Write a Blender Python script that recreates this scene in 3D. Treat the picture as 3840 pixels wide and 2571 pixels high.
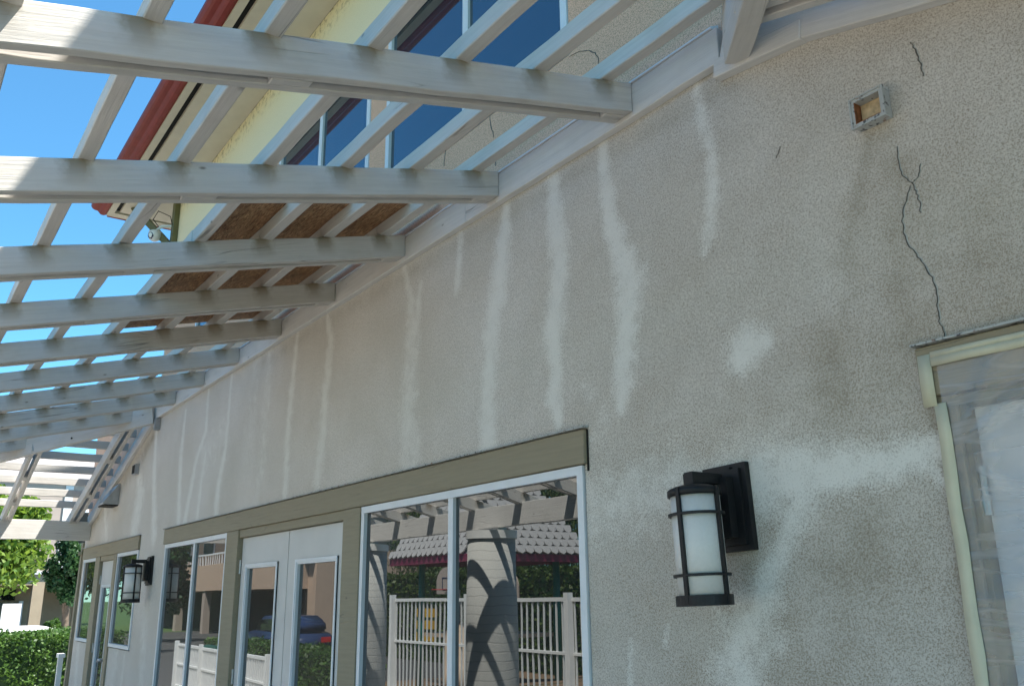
import bpy, bmesh, math, random
import numpy as np
from mathutils import Vector, Matrix, Quaternion
random.seed(7); rng = np.random.default_rng(11)
for o in list(bpy.data.objects): bpy.data.objects.remove(o)
scene = bpy.context.scene
COL = scene.collection

# ------------------------------------------------------------------ camera
cam = bpy.data.cameras.new('camera'); cam_ob = bpy.data.objects.new('camera', cam); COL.objects.link(cam_ob)
RX = Vector((0.5760953, 0.8172945, -0.0119960)); UX = Vector((0.2305584, -0.1484011, 0.9616756)); FX = Vector((-0.7841919, 0.5567826, 0.2739273))
cam_ob.matrix_world = Matrix(((RX.x, UX.x, -FX.x, 0.0), (RX.y, UX.y, -FX.y, -2.2017), (RX.z, UX.z, -FX.z, 1.65), (0, 0, 0, 1)))
cam.sensor_fit = 'HORIZONTAL'; cam.sensor_width = 36.0; cam.lens = 30.84
cam.clip_start = 0.02; cam.clip_end = 2000
scene.camera = cam_ob

# ------------------------------------------------------------------ sky, sun, exposure
SUN = Vector((0.69, 1.0, 2.46)).normalized()
world = bpy.data.worlds.new('World'); scene.world = world; world.use_nodes = True
wn = world.node_tree; wn.nodes.clear()
sky = wn.nodes.new('ShaderNodeTexSky'); sky.sky_type = 'NISHITA'; sky.sun_disc = False
sky.sun_elevation = math.asin(SUN.z); sky.sun_rotation = math.atan2(SUN.x, SUN.y)
sky.air_density = 0.8; sky.dust_density = 0.0; sky.ozone_density = 6.0
bg = wn.nodes.new('ShaderNodeBackground'); bg.inputs['Strength'].default_value = 0.12
wo = wn.nodes.new('ShaderNodeOutputWorld')
tint = wn.nodes.new('ShaderNodeMix'); tint.data_type = 'RGBA'; tint.blend_type = 'MULTIPLY'; tint.inputs[0].default_value = 1.0; tint.inputs[7].default_value = (0.52, 0.86, 0.82, 1)
wn.links.new(sky.outputs[0], tint.inputs[6]); wn.links.new(tint.outputs[2], bg.inputs['Color']); wn.links.new(bg.outputs[0], wo.inputs['Surface'])
sun = bpy.data.lights.new('sun', 'SUN'); sun.energy = 5.0; sun.angle = math.radians(0.53); sun.color = (1.0, 0.955, 0.88)
sun_ob = bpy.data.objects.new('sun', sun); COL.objects.link(sun_ob); sun_ob.location = (6, 6, 14)
sun_ob.rotation_euler = SUN.to_track_quat('Z', 'Y').to_euler()
scene.view_settings.view_transform = 'Standard'; scene.view_settings.look = 'None'
scene.view_settings.exposure = 1.68; scene.view_settings.gamma = 1.0; scene.view_settings.use_curve_mapping = False

cy = scene.cycles; cy.max_bounces = 7; cy.diffuse_bounces = 3; cy.glossy_bounces = 3; cy.transmission_bounces = 3; cy.transparent_max_bounces = 6; cy.caustics_reflective = False; cy.caustics_refractive = False

# ------------------------------------------------------------------ helpers
def tag(o, label=None, cat=None, group=None, kind=None):
    if label: o['label'] = label
    if cat: o['category'] = cat
    if group: o['group'] = group
    if kind: o['kind'] = kind
    return o
def link(o, parent=None):
    COL.objects.link(o)
    if parent is not None:
        o.parent = parent; o.matrix_parent_inverse = WM[parent.name].inverted()
    WM[o.name] = o.matrix_basis.copy()
    return o
WM = {}
def thing(name, loc, label, cat, group=None):
    o = bpy.data.objects.new(name, None); o.empty_display_size = 0.1
    o.matrix_basis = Matrix.Translation(loc); link(o); return tag(o, label, cat, group)
def obj(name, me, mat, parent=None, mw=None, smooth=False):
    o = bpy.data.objects.new(name, me)
    if mat and not me.materials: me.materials.append(mat)
    if mw is not None: o.matrix_basis = mw
    link(o, parent)
    if smooth:
        for p in me.polygons: p.use_smooth = True
    return o
def mesh_np(name, V, F):
    me = bpy.data.meshes.new(name); V = np.asarray(V, dtype=np.float32)
    F = np.asarray(F, dtype=np.int32); n, k = F.shape
    me.vertices.add(len(V)); me.vertices.foreach_set('co', V.ravel())
    me.loops.add(n * k); me.loops.foreach_set('vertex_index', F.ravel())
    me.polygons.add(n); me.polygons.foreach_set('loop_start', np.arange(n, dtype=np.int32) * k)
    me.polygons.foreach_set('loop_total', np.full(n, k, dtype=np.int32))
    me.update(calc_edges=True); me.validate(); return me
class MB:
    def __init__(s): s.bm = bmesh.new()
    def box(s, x0, x1, y0, y1, z0, z1, M=None):
        vs = [s.bm.verts.new(p) for p in ((x0,y0,z0),(x1,y0,z0),(x1,y1,z0),(x0,y1,z0),(x0,y0,z1),(x1,y0,z1),(x1,y1,z1),(x0,y1,z1))]
        for f in ((3,2,1,0),(4,5,6,7),(0,1,5,4),(1,2,6,5),(2,3,7,6),(3,0,4,7)): s.bm.faces.new([vs[i] for i in f])
        if M is not None: bmesh.ops.transform(s.bm, matrix=M, verts=vs)
        return s
    def prism(s, poly, a, b, axis='y'):
        def mk(p, t): return (p[0], t, p[1]) if axis == 'y' else ((t, p[0], p[1]) if axis == 'x' else (p[0], p[1], t))
        A = [s.bm.verts.new(mk(p, a)) for p in poly]; B = [s.bm.verts.new(mk(p, b)) for p in poly]
        n = len(poly); s.bm.faces.new(A); s.bm.faces.new(B[::-1])
        for i in range(n): s.bm.faces.new((A[i], B[i], B[(i+1) % n], A[(i+1) % n]))
        bmesh.ops.recalc_face_normals(s.bm, faces=s.bm.faces[:]); return s
    def tube(s, pts, r, n=10, cap=True):
        pts = [Vector(p) for p in pts]; rs = r if isinstance(r, (list, tuple)) else [r] * len(pts); rings = []
        up = None
        for i, p in enumerate(pts):
            d = (pts[min(i+1, len(pts)-1)] - pts[max(i-1, 0)]).normalized()
            if up is None: up = d.orthogonal().normalized()
            else: up = (up - d * up.dot(d)).normalized()
            q = d.cross(up)
            rings.append([s.bm.verts.new(p + (up * math.cos(2*math.pi*k/n) + q * math.sin(2*math.pi*k/n)) * rs[i]) for k in range(n)])
        for a, b in zip(rings, rings[1:]):
            for k in range(n): s.bm.faces.new((a[k], a[(k+1) % n], b[(k+1) % n], b[k]))
        if cap: s.bm.faces.new(rings[0][::-1]); s.bm.faces.new(rings[-1])
        return s
    def lathe(s, prof, c=(0, 0, 0), n=24):
        rings = [[s.bm.verts.new((c[0] + r * math.cos(2*math.pi*k/n), c[1] + r * math.sin(2*math.pi*k/n), c[2] + z)) for k in range(n)] for r, z in prof]
        for a, b in zip(rings, rings[1:]):
            for k in range(n): s.bm.faces.new((a[k], a[(k+1) % n], b[(k+1) % n], b[k]))
        if prof[0][0] > 1e-5: s.bm.faces.new(rings[0][::-1])
        if prof[-1][0] > 1e-5: s.bm.faces.new(rings[-1])
        return s
    def bevel(s, w, seg=1):
        bmesh.ops.bevel(s.bm, geom=[e for e in s.bm.edges if len(e.link_faces) == 2 and e.calc_face_angle(0) > 0.6], offset=w, segments=seg, affect='EDGES'); return s
    def mesh(s, name='m'):
        me = bpy.data.meshes.new(name); s.bm.to_mesh(me); s.bm.free(); return me
    def build(s, name, mat, parent=None, smooth=False, mw=None): return obj(name, s.mesh(name), mat, parent, mw, smooth)
def bx(name, mat, parent, x0, x1, y0, y1, z0, z1, bev=0.0):
    m = MB().box(x0, x1, y0, y1, z0, z1)
    if bev: m.bevel(bev)
    return m.build(name, mat, parent)
def copy_tree(o, loc):
    d = Vector(loc) - WM[o.name].translation; T = Matrix.Translation(d)
    def rec(a, par):
        c = a.copy(); c.matrix_basis = T @ WM[a.name]; COL.objects.link(c); WM[c.name] = c.matrix_basis.copy()
        if par is not None: c.parent = par; c.matrix_parent_inverse = WM[par.name].inverted()
        for ch in a.children: rec(ch, c)
        return c
    return rec(o, None)
def board(name, p0, p1, thick, height, mat, parent, up=(0, 0, 1), bev=0.003, jit=0.0012, cut0=None, cut1=None):
    """timber: local X along the length from p0 to p1 (centre of the bottom edge), Y thickness, Z height"""
    p0 = Vector(p0); p1 = Vector(p1); X = (p1 - p0); L = X.length; X.normalize()
    Y = Vector(up).cross(X).normalized(); Z = X.cross(Y)
    bm = bmesh.new(); n = max(2, int(L / 0.18)); rings = []
    for i in range(n + 1):
        x = L * i / n; j = lambda: random.uniform(-jit, jit)
        jy, jz = j() * 1.5, j() * 1.5
        c = cut0 or 0.0; d = cut1 or 0.0
        # ends cut plumb by shifting top corners along the length
        lo, hi = x, x
        if i == 0: hi = x + c
        if i == n: hi = x + d
        rings.append([bm.verts.new(v) for v in ((lo, -thick/2 + jy, jz), (lo, thick/2 + jy, jz + j()), (hi, thick/2 + jy, height + jz + j()), (hi, -thick/2 + jy, height + jz))])
    for a, b in zip(rings, rings[1:]):
        for k in range(4): bm.faces.new((a[k], b[k], b[(k+1) % 4], a[(k+1) % 4]))
    bm.faces.new(rings[0]); bm.faces.new(rings[-1][::-1])
    bmesh.ops.recalc_face_normals(bm, faces=bm.faces[:])
    if bev: bmesh.ops.bevel(bm, geom=[e for e in bm.edges if len(e.link_faces) == 2 and e.calc_face_angle(0) > 0.8], offset=bev, segments=1, affect='EDGES')
    me = bpy.data.meshes.new(name); bm.to_mesh(me); bm.free()
    M = Matrix(((X.x, Y.x, Z.x, p0.x), (X.y, Y.y, Z.y, p0.y), (X.z, Y.z, Z.z, p0.z), (0, 0, 0, 1)))
    return obj(name, me, mat, parent, M)

# ------------------------------------------------------------------ materials
class NT:
    def __init__(s, name):
        s.m = bpy.data.materials.new(name); s.m.use_nodes = True; s.t = s.m.node_tree; s.n = s.t.nodes
        s.b = s.n['Principled BSDF']; s.out = s.n['Material Output']
    def new(s, typ, **kw):
        o = s.n.new('ShaderNode' + typ)
        for k, v in kw.items():
            if k.startswith('i_'): o.inputs[k[2:]].default_value = v
            else: setattr(o, k, v)
        return o
    def L(s, a, b): s.t.links.new(a, b)
    def coord(s, scale=(1, 1, 1), kind='Object'):
        tc = s.new('TexCoord'); mp = s.new('Mapping'); mp.inputs['Scale'].default_value = scale
        s.L(tc.outputs[kind], mp.inputs['Vector']); return mp.outputs[0]
    def noise(s, vec, scale, detail=3, rough=0.55, dist=0.0):
        o = s.new('TexNoise'); o.inputs['Scale'].default_value = scale; o.inputs['Detail'].default_value = detail
        o.inputs['Roughness'].default_value = rough; o.inputs['Distortion'].default_value = dist; s.L(vec, o.inputs['Vector']); return o.outputs['Fac']
    def ramp(s, fac, a, b, c0=(0, 0, 0, 1), c1=(1, 1, 1, 1)):
        o = s.new('ValToRGB'); e = o.color_ramp.elements; e[0].position = a; e[1].position = b; e[0].color = c0; e[1].color = c1
        s.L(fac, o.inputs[0]); return o.outputs[0]
    def mix(s, fac, a, b, blend='MIX'):
        o = s.new('Mix', data_type='RGBA', blend_type=blend)
        for sock, v in ((o.inputs[0], fac), (o.inputs[6], a), (o.inputs[7], b)):
            if hasattr(v, 'is_linked') or hasattr(v, 'links'): s.L(v, sock)
            else: sock.default_value = v if not isinstance(v, tuple) else (tuple(v) + (1,))[:4]
        return o.outputs[2]
    def math(s, op, a, b=None, clamp=False):
        o = s.new('Math', operation=op, use_clamp=clamp)
        for sock, v in ((o.inputs[0], a), (o.inputs[1], b)):
            if v is None: continue
            if hasattr(v, 'links'): s.L(v, sock)
            else: sock.default_value = v
        return o.outputs[0]
    def attr(s, name):
        o = s.new('Attribute'); o.attribute_name = name; return o.outputs['Fac']
    def bump(s, h, strength=0.4, dist=0.005):
        o = s.new('Bump'); o.inputs['Strength'].default_value = strength; o.inputs['Distance'].default_value = dist
        s.L(h, o.inputs['Height']); s.L(o.outputs[0], s.b.inputs['Normal']); return o
    def fin(s, col=None, rough=0.6, spec=0.3, metal=0.0):
        if col is not None:
            if hasattr(col, 'links'): s.L(col, s.b.inputs['Base Color'])
            else: s.b.inputs['Base Color'].default_value = (tuple(col) + (1,))[:4]
        if hasattr(rough, 'links'): s.L(rough, s.b.inputs['Roughness'])
        else: s.b.inputs['Roughness'].default_value = rough
        s.b.inputs['Specular IOR Level'].default_value = spec; s.b.inputs['Metallic'].default_value = metal
        return s.m
def simple(name, col, rough=0.6, var=0.12, scale=6, bump=0.15, spec=0.3, metal=0.0, bscale=60):
    n = NT(name); v = n.coord(); f = n.noise(v, scale, 4)
    c = n.mix(n.ramp(f, 0.3, 0.7), tuple(x * (1 - var) for x in col), tuple(min(1, x * (1 + var)) for x in col))
    if bump: n.bump(n.noise(v, bscale, 3), bump, 0.003)
    return n.fin(c, rough, spec, metal)
M = {}
def wood(name, col, stain=0.25, period=None):
    n = NT(name); v = n.coord(); info = n.new('ObjectInfo')
    off = n.new('VectorMath', operation='ADD'); sc = n.new('VectorMath', operation='SCALE'); cb = n.new('CombineXYZ')
    n.L(info.outputs['Random'], cb.inputs[0]); n.L(info.outputs['Random'], cb.inputs[1]); n.L(cb.outputs[0], sc.inputs[0]); sc.inputs['Scale'].default_value = 37.0
    n.L(v, off.inputs[0]); n.L(sc.outputs[0], off.inputs[1]); V = off.outputs[0]
    st = n.new('Mapping'); st.inputs['Scale'].default_value = (2.2, 46, 46); n.L(V, st.inputs['Vector'])
    grain = n.noise(st.outputs[0], 1.6, 5, 0.65, 0.35)
    st2 = n.new('Mapping'); st2.inputs['Scale'].default_value = (1.0, 2.2, 2.2); n.L(V, st2.inputs['Vector'])
    vo = n.new('TexVoronoi'); vo.inputs['Scale'].default_value = 4.2; n.L(st2.outputs[0], vo.inputs['Vector'])
    knot = n.ramp(vo.outputs['Distance'], 0.03, 0.075, (1, 1, 1, 1), (0, 0, 0, 1))
    blot = n.ramp(n.noise(V, 5.0, 4), 0.5, 0.78)
    c = n.mix(n.ramp(grain, 0.25, 0.6), tuple(x * 0.87 for x in col), col)
    c = n.mix(n.math('MULTIPLY', blot, stain), c, (0.36, 0.32, 0.25))
    c = n.mix(n.math('MULTIPLY', knot, 0.75), c, (0.17, 0.14, 0.11))
    crackm = n.new('Mapping'); crackm.inputs['Scale'].default_value = (0.7, 9, 14); n.L(V, crackm.inputs['Vector'])
    cr = n.noise(crackm.outputs[0], 1.0, 2, 0.5, 0.6)
    crack = n.math('SUBTRACT', 1.0, n.math('MULTIPLY', n.math('ABSOLUTE', n.math('SUBTRACT', cr, 0.5)), 110.0), True)
    crack = n.math('MULTIPLY', crack, n.ramp(n.noise(V, 2.3, 2), 0.53, 0.62))
    c = n.mix(n.math('MULTIPLY', crack, 0.6), c, (0.15, 0.13, 0.11))
    if period:
        sep = n.new('SeparateXYZ'); n.L(v, sep.inputs[0])
        x0, per, hh = period_vals
        u = n.math('FRACT', n.math('DIVIDE', n.math('SUBTRACT', sep.outputs[0], x0 - 10 * per), per))
        w = n.math('ADD', n.math('ABSOLUTE', n.math('SUBTRACT', u, 0.5)), n.math('MULTIPLY', n.math('SUBTRACT', n.noise(V, 22, 3), 0.5), 0.22))
        m1 = n.ramp(w, 0.07, 0.20, (1, 1, 1, 1), (0, 0, 0, 1))
        m2 = n.ramp(n.math('DIVIDE', sep.outputs[2], hh), 0.15, 1.0)
        c = n.mix(n.math('MULTIPLY', n.math('MULTIPLY', m1, m2), 0.85), c, (0.20, 0.14, 0.065))
    h = n.math('ADD', n.math('MULTIPLY', grain, 1.0), n.math('MULTIPLY', knot, -0.5)); h = n.math('ADD', h, n.math('MULTIPLY', crack, -1.2))
    n.bump(h, 0.55, 0.004)
    return n.fin(c, 0.62, 0.25)
period_vals = (-0.04, 0.339, 0.118)
M['wood'] = wood('white_painted_timber', (0.60, 0.57, 0.525))
M['rafter'] = wood('white_rafter_timber', (0.60, 0.57, 0.525), 0.3, True)
M['ledger'] = wood('white_ledger_timber', (0.67, 0.65, 0.615), 0.15)
M['olive'] = wood('olive_painted_trim', (0.31, 0.268, 0.185), 0.12)
M['olive2'] = simple('olive_bracket_paint', (0.15, 0.14, 0.07), 0.6)
M['frame'] = simple('white_aluminium', (0.72, 0.75, 0.78), 0.35, 0.04, 8, 0.0, 0.5)
M['door'] = simple('door_paint', (0.60, 0.595, 0.575), 0.45, 0.05, 3, 0.05)
M['metal'] = simple('galvanised_metal', (0.42, 0.43, 0.44), 0.4, 0.12, 20, 0.05, 0.5, 0.8)
M['black'] = simple('black_lamp_metal', (0.012, 0.012, 0.013), 0.5, 0.2, 30, 0.25, 0.35)
M['red'] = simple('red_gutter_paint', (0.21, 0.028, 0.022), 0.5, 0.12, 9, 0.05)
M['cream'] = simple('cream_soffit_paint', (0.58, 0.55, 0.46), 0.7, 0.06, 5, 0.12)
M['dark'] = simple('dark_gap', (0.02, 0.02, 0.018), 0.9, 0.1)
M['crack'] = simple('crack_shadow', (0.13, 0.12, 0.105), 0.95, 0.3, 60)
M['crack_lit'] = simple('crack_lit_edge', (0.46, 0.475, 0.45), 0.8, 0.15, 60)  # pale strip, the lit side of a crack put into colour
def glass(name, refl, tint, wavy, gcol=(0.93, 0.96, 0.97, 1)):
    n = NT(name); v = n.coord((1, 1, 1)); base = n.b; n.fin(tint, 0.3, 0.04)
    g = n.new('BsdfGlossy'); g.inputs['Roughness'].default_value = 0.004; g.inputs['Color'].default_value = gcol
    bp = n.new('Bump'); bp.inputs['Strength'].default_value = wavy; bp.inputs['Distance'].default_value = 0.004
    n.L(n.noise(v, 1.7, 1), bp.inputs['Height']); n.L(bp.outputs[0], g.inputs['Normal'])
    ms = n.new('MixShader'); fr = n.new('LayerWeight'); fr.inputs['Blend'].default_value = 0.35
    fac = n.math('ADD', refl, n.math('MULTIPLY', fr.outputs['Fresnel'], 0.5), True)
    n.L(fac, ms.inputs[0]); n.L(base.outputs[0], ms.inputs[1]); n.L(g.outputs[0], ms.inputs[2]); n.L(ms.outputs[0], n.out.inputs['Surface'])
    return n.m
M['glass'] = glass('window_glass', 0.13, (0.012, 0.014, 0.014), 0.12)
M['glass_up'] = glass('upper_window_glass', 0.16, (0.012, 0.018, 0.03), 0.04, (0.72, 0.88, 1.0, 1))
def frosted():
    n = NT('frosted_lamp_glass'); v = n.coord(); n.bump(n.noise(v, 160, 3), 0.25, 0.002)
    n.b.inputs['Transmission Weight'].default_value = 0.15
    c = n.mix(n.noise(v, 90, 3), (0.74, 0.725, 0.69), (0.86, 0.84, 0.80)); return n.fin(c, 0.45, 0.4)
M['frost'] = frosted()
def osb():
    n = NT('oriented_strand_board'); v = n.coord((5, 12, 1)); vo = n.new('TexVoronoi'); vo.inputs['Scale'].default_value = 4.0; n.L(v, vo.inputs['Vector'])
    g = n.noise(n.coord((8, 70, 1)), 2.0, 4, 0.7, 1.5)
    c = n.mix(vo.outputs['Color'], (0.50, 0.25, 0.115), (0.78, 0.48, 0.24)); c = n.mix(n.ramp(g, 0.35, 0.62), c, (0.14, 0.06, 0.028))
    n.bump(g, 0.5, 0.004); return n.fin(c, 0.7)
M['osb'] = osb()
def stucco(name, base, dark, attrs=True):
    n = NT(name); v = n.coord()
    spf = n.noise(v, 320, 2, 0.65); spm = n.noise(v, 130, 3, 0.65); big = n.noise(v, 1.1, 3, 0.6)
    vo = n.new('TexVoronoi'); vo.inputs['Scale'].default_value = 210.0; n.L(v, vo.inputs['Vector'])
    sp = n.math('ADD', n.math('MULTIPLY', spf, 0.5), n.math('MULTIPLY', spm, 0.36)); sp = n.math('ADD', sp, n.math('MULTIPLY', vo.outputs['Distance'], 0.15))
    c0 = n.mix(n.ramp(big, 0.36, 0.66), (base[0] * 0.86, base[1] * 0.85, base[2] * 0.82), base)
    if attrs:
        pa = n.attr('patch'); sa = n.attr('stain'); ua = n.attr('upper'); ya = n.attr('top_band'); gr = n.attr('grime_shade')
        med = n.noise(v, 13, 3, 0.6)
        edge = n.math('ADD', n.math('MULTIPLY', n.math('SUBTRACT', sp, 0.5), 2.4), n.math('MULTIPLY', n.math('SUBTRACT', med, 0.5), 1.1))
        pm = n.ramp(n.math('ADD', pa, n.math('MULTIPLY', edge, n.ramp(pa, 0.02, 0.3))), 0.22, 0.90)
        cloud = n.ramp(n.noise(v, 4.5, 4, 0.62), 0.30, 0.70)
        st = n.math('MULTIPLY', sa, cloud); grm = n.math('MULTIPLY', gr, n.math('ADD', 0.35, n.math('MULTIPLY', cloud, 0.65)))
        lo = n.math('SUBTRACT', sp, n.math('MULTIPLY', n.math('ADD', grm, st), 0.03))
        pit = n.ramp(lo, 0.40, 0.53, (1, 1, 1, 1), (0, 0, 0, 1))
        c0 = n.mix(n.math('MULTIPLY', grm, 0.62), c0, (0.40, 0.345, 0.275))  # dirt and shade of the right side painted into the colour together
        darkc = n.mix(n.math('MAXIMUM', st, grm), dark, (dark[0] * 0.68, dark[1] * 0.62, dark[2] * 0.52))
        c0 = n.mix(n.math('MULTIPLY', st, 0.65), c0, (0.27, 0.235, 0.155))
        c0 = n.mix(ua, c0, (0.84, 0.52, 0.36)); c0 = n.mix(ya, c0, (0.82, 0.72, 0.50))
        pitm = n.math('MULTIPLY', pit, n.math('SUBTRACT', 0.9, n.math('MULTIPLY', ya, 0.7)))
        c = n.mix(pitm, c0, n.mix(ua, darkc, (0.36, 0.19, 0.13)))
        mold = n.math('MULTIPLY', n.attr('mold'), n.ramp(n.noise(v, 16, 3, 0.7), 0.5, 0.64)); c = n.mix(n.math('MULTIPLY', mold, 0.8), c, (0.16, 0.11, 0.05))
        patchc = n.mix(n.ramp(sp, 0.34, 0.47, (1, 1, 1, 1), (0, 0, 0, 1)), n.mix(med, (0.70, 0.68, 0.62), (0.80, 0.775, 0.71)), (0.62, 0.60, 0.545))
        c = n.mix(n.math('MULTIPLY', pm, 0.9), c, patchc)
        hgt = n.math('MULTIPLY', sp, n.math('SUBTRACT', 1.0, n.math('MULTIPLY', pm, 0.7))); hgt = n.math('ADD', hgt, n.math('MULTIPLY', med, 0.5))
    else:
        pit = n.ramp(sp, 0.41, 0.53, (1, 1, 1, 1), (0, 0, 0, 1)); c = n.mix(n.math('MULTIPLY', pit, 0.7), c0, dark); hgt = sp
    n.bump(hgt, 0.45, 0.004); return n.fin(c, 0.92, 0.12)
M['stucco'] = stucco('speckled_stucco', (0.745, 0.705, 0.645), (0.34, 0.30, 0.25))
M['stucco_plain'] = stucco('plain_stucco', (0.44, 0.40, 0.34), (0.25, 0.22, 0.18), attrs=False)
def leafm(name, c1, c2, tr=0.3):
    n = NT(name); a = n.attr('tone'); c = n.mix(a, c1, c2)
    n.fin(c, 0.5, 0.35); t = n.new('BsdfTranslucent'); n.L(n.mix(0.5, c, (c2[0]*1.3, c2[1]*1.4, c2[2])), t.inputs['Color'])
    ms = n.new('MixShader'); ms.inputs[0].default_value = tr; n.L(n.b.outputs[0], ms.inputs[1]); n.L(t.outputs[0], ms.inputs[2]); n.L(ms.outputs[0], n.out.inputs['Surface']); return n.m
M['leaf_hedge'] = leafm('hedge_leaves', (0.03, 0.075, 0.015), (0.09, 0.17, 0.03))
M['leaf_lime'] = leafm('yellow_green_leaves', (0.055, 0.13, 0.02), (0.19, 0.27, 0.04), 0.4)
M['leaf_dark'] = leafm('dark_leaves', (0.02, 0.06, 0.02), (0.06, 0.13, 0.045))
M['leaf_willow'] = leafm('willow_leaves', (0.025, 0.06, 0.010), (0.085, 0.13, 0.02), 0.3)
M['bark'] = simple('bark', (0.12, 0.09, 0.065), 0.9, 0.3, 12, 0.6, bscale=25)
M['grass'] = simple('lawn_grass', (0.055, 0.10, 0.025), 0.9, 0.35, 3, 0.5)
M['concrete'] = simple('concrete_paving', (0.42, 0.40, 0.36), 0.85, 0.1, 2.5, 0.2)
M['asphalt'] = simple('asphalt', (0.055, 0.055, 0.055), 0.9, 0.2, 5, 0.3)
M['mulch'] = simple('bark_chips', (0.17, 0.11, 0.065), 0.95, 0.35, 25, 0.7)
M['white'] = simple('white_fence_paint', (0.74, 0.74, 0.72), 0.5, 0.05, 4, 0.05)
M['teal'] = simple('green_play_post', (0.01, 0.16, 0.12), 0.4, 0.1)
M['yellow'] = simple('yellow_play_plastic', (0.62, 0.36, 0.03), 0.4, 0.08)
M['magenta'] = simple('plum_fascia', (0.20, 0.03, 0.07), 0.5, 0.1)
M['shingle'] = simple('pale_shingle', (0.36, 0.35, 0.34), 0.8, 0.12, 20, 0.3)
M['shingle_dark'] = simple('grey_roof_shingle', (0.26, 0.245, 0.235), 0.9, 0.2, 10, 0.4)
M['peach'] = simple('peach_stucco', (0.52, 0.38, 0.28), 0.9, 0.06, 2, 0.2)
M['tan'] = simple('tan_stucco', (0.38, 0.30, 0.205), 0.9, 0.07, 3, 0.2)
M['pale'] = simple('pale_stucco', (0.42, 0.345, 0.29), 0.9, 0.06, 2, 0.2)
M['bluewall'] = simple('blue_grey_siding', (0.16, 0.24, 0.36), 0.7, 0.08, 2, 0.1)
M['navy'] = simple('navy_car_paint', (0.02, 0.035, 0.09), 0.2, 0.05, 2, 0.0, 0.6)
M['carwhite'] = simple('white_car_paint', (0.75, 0.76, 0.78), 0.22, 0.03, 2, 0.0, 0.6)
M['rubber'] = simple('tyre_rubber', (0.02, 0.02, 0.02), 0.8)
M['garage'] = simple('grey_garage_door', (0.16, 0.17, 0.15), 0.7, 0.06)
M['tape'] = simple('cream_masking_tape', (0.60, 0.57, 0.42), 0.65, 0.06, 14, 0.2, bscale=220)
M['greenbin'] = simple('dark_green_plastic', (0.015, 0.07, 0.05), 0.4, 0.1)
M['signred'] = simple('sign_red', (0.5, 0.02, 0.02), 0.5)
M['rust'] = simple('rusty_rim', (0.24, 0.10, 0.045), 0.8, 0.5, 60, 0.3)
M['beigeplay'] = simple('beige_play_plastic', (0.5, 0.38, 0.27), 0.5, 0.06)
def scupm():
    n = NT('painted_scupper_metal'); v = n.coord(); p = n.ramp(n.noise(v, 55, 4, 0.6), 0.56, 0.62)
    c = n.mix(p, (0.44, 0.45, 0.43), (0.10, 0.10, 0.10)); r = n.ramp(n.noise(v, 38, 4), 0.6, 0.7); c = n.mix(r, c, (0.22, 0.10, 0.05)); return n.fin(c, 0.6, 0.3)
M['scupper'] = scupm()
M['scupper_in'] = simple('tan_scupper_lining', (0.62, 0.47, 0.28), 0.8, 0.3, 40, 0.3)
def plastic():
    n = NT('clear_plastic_film'); tc = n.new('TexCoord')
    def fold(ang, sx, sz, dist):
        rot = n.new('Mapping'); rot.inputs['Rotation'].default_value = (0, math.radians(ang), 0); rot.inputs['Scale'].default_value = (sx, 1, sz); n.L(tc.outputs['Object'], rot.inputs['Vector'])
        f = n.noise(rot.outputs[0], 1.0, 3, 0.5, dist); line = n.math('SUBTRACT', 1.0, n.math('MULTIPLY', n.math('ABSOLUTE', n.math('SUBTRACT', f, 0.5)), 26.0), True); return f, line
    f1, l1 = fold(-40, 1.2, 9, 0.8); f2, l2 = fold(28, 1.0, 7, 1.2)
    cre = n.math('ADD', n.math('MULTIPLY', l1, 0.16), n.math('MULTIPLY', l2, 0.08))
    haze = n.math('ADD', n.math('ADD', 0.30, n.math('MULTIPLY', n.math('SUBTRACT', f1, 0.5), 0.3)), cre, True)
    tr = n.new('BsdfTransparent'); tr.inputs['Color'].default_value = (0.94, 0.95, 0.95, 1)
    df = n.new('BsdfDiffuse'); df.inputs['Color'].default_value = (0.60, 0.61, 0.61, 1)
    tl = n.new('BsdfTranslucent'); tl.inputs['Color'].default_value = (0.6, 0.61, 0.62, 1)
    gl = n.new('BsdfGlossy'); gl.inputs['Roughness'].default_value = 0.16; gl.inputs['Color'].default_value = (0.8, 0.8, 0.8, 1)
    bp = n.new('Bump'); bp.inputs['Strength'].default_value = 0.4; bp.inputs['Distance'].default_value = 0.008; n.L(n.math('ADD', f1, n.math('MULTIPLY', f2, 0.6)), bp.inputs['Height'])
    for q in (df, gl): n.L(bp.outputs[0], q.inputs['Normal'])
    a = n.new('MixShader'); a.inputs[0].default_value = 0.3; n.L(df.outputs[0], a.inputs[1]); n.L(tl.outputs[0], a.inputs[2])
    b = n.new('MixShader'); n.L(haze, b.inputs[0]); n.L(tr.outputs[0], b.inputs[1]); n.L(a.outputs[0], b.inputs[2])
    c = n.new('MixShader'); c.inputs[0].default_value = 0.09; n.L(b.outputs[0], c.inputs[1]); n.L(gl.outputs[0], c.inputs[2]); n.L(c.outputs[0], n.out.inputs['Surface']); return n.m
M['plastic'] = plastic()

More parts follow.
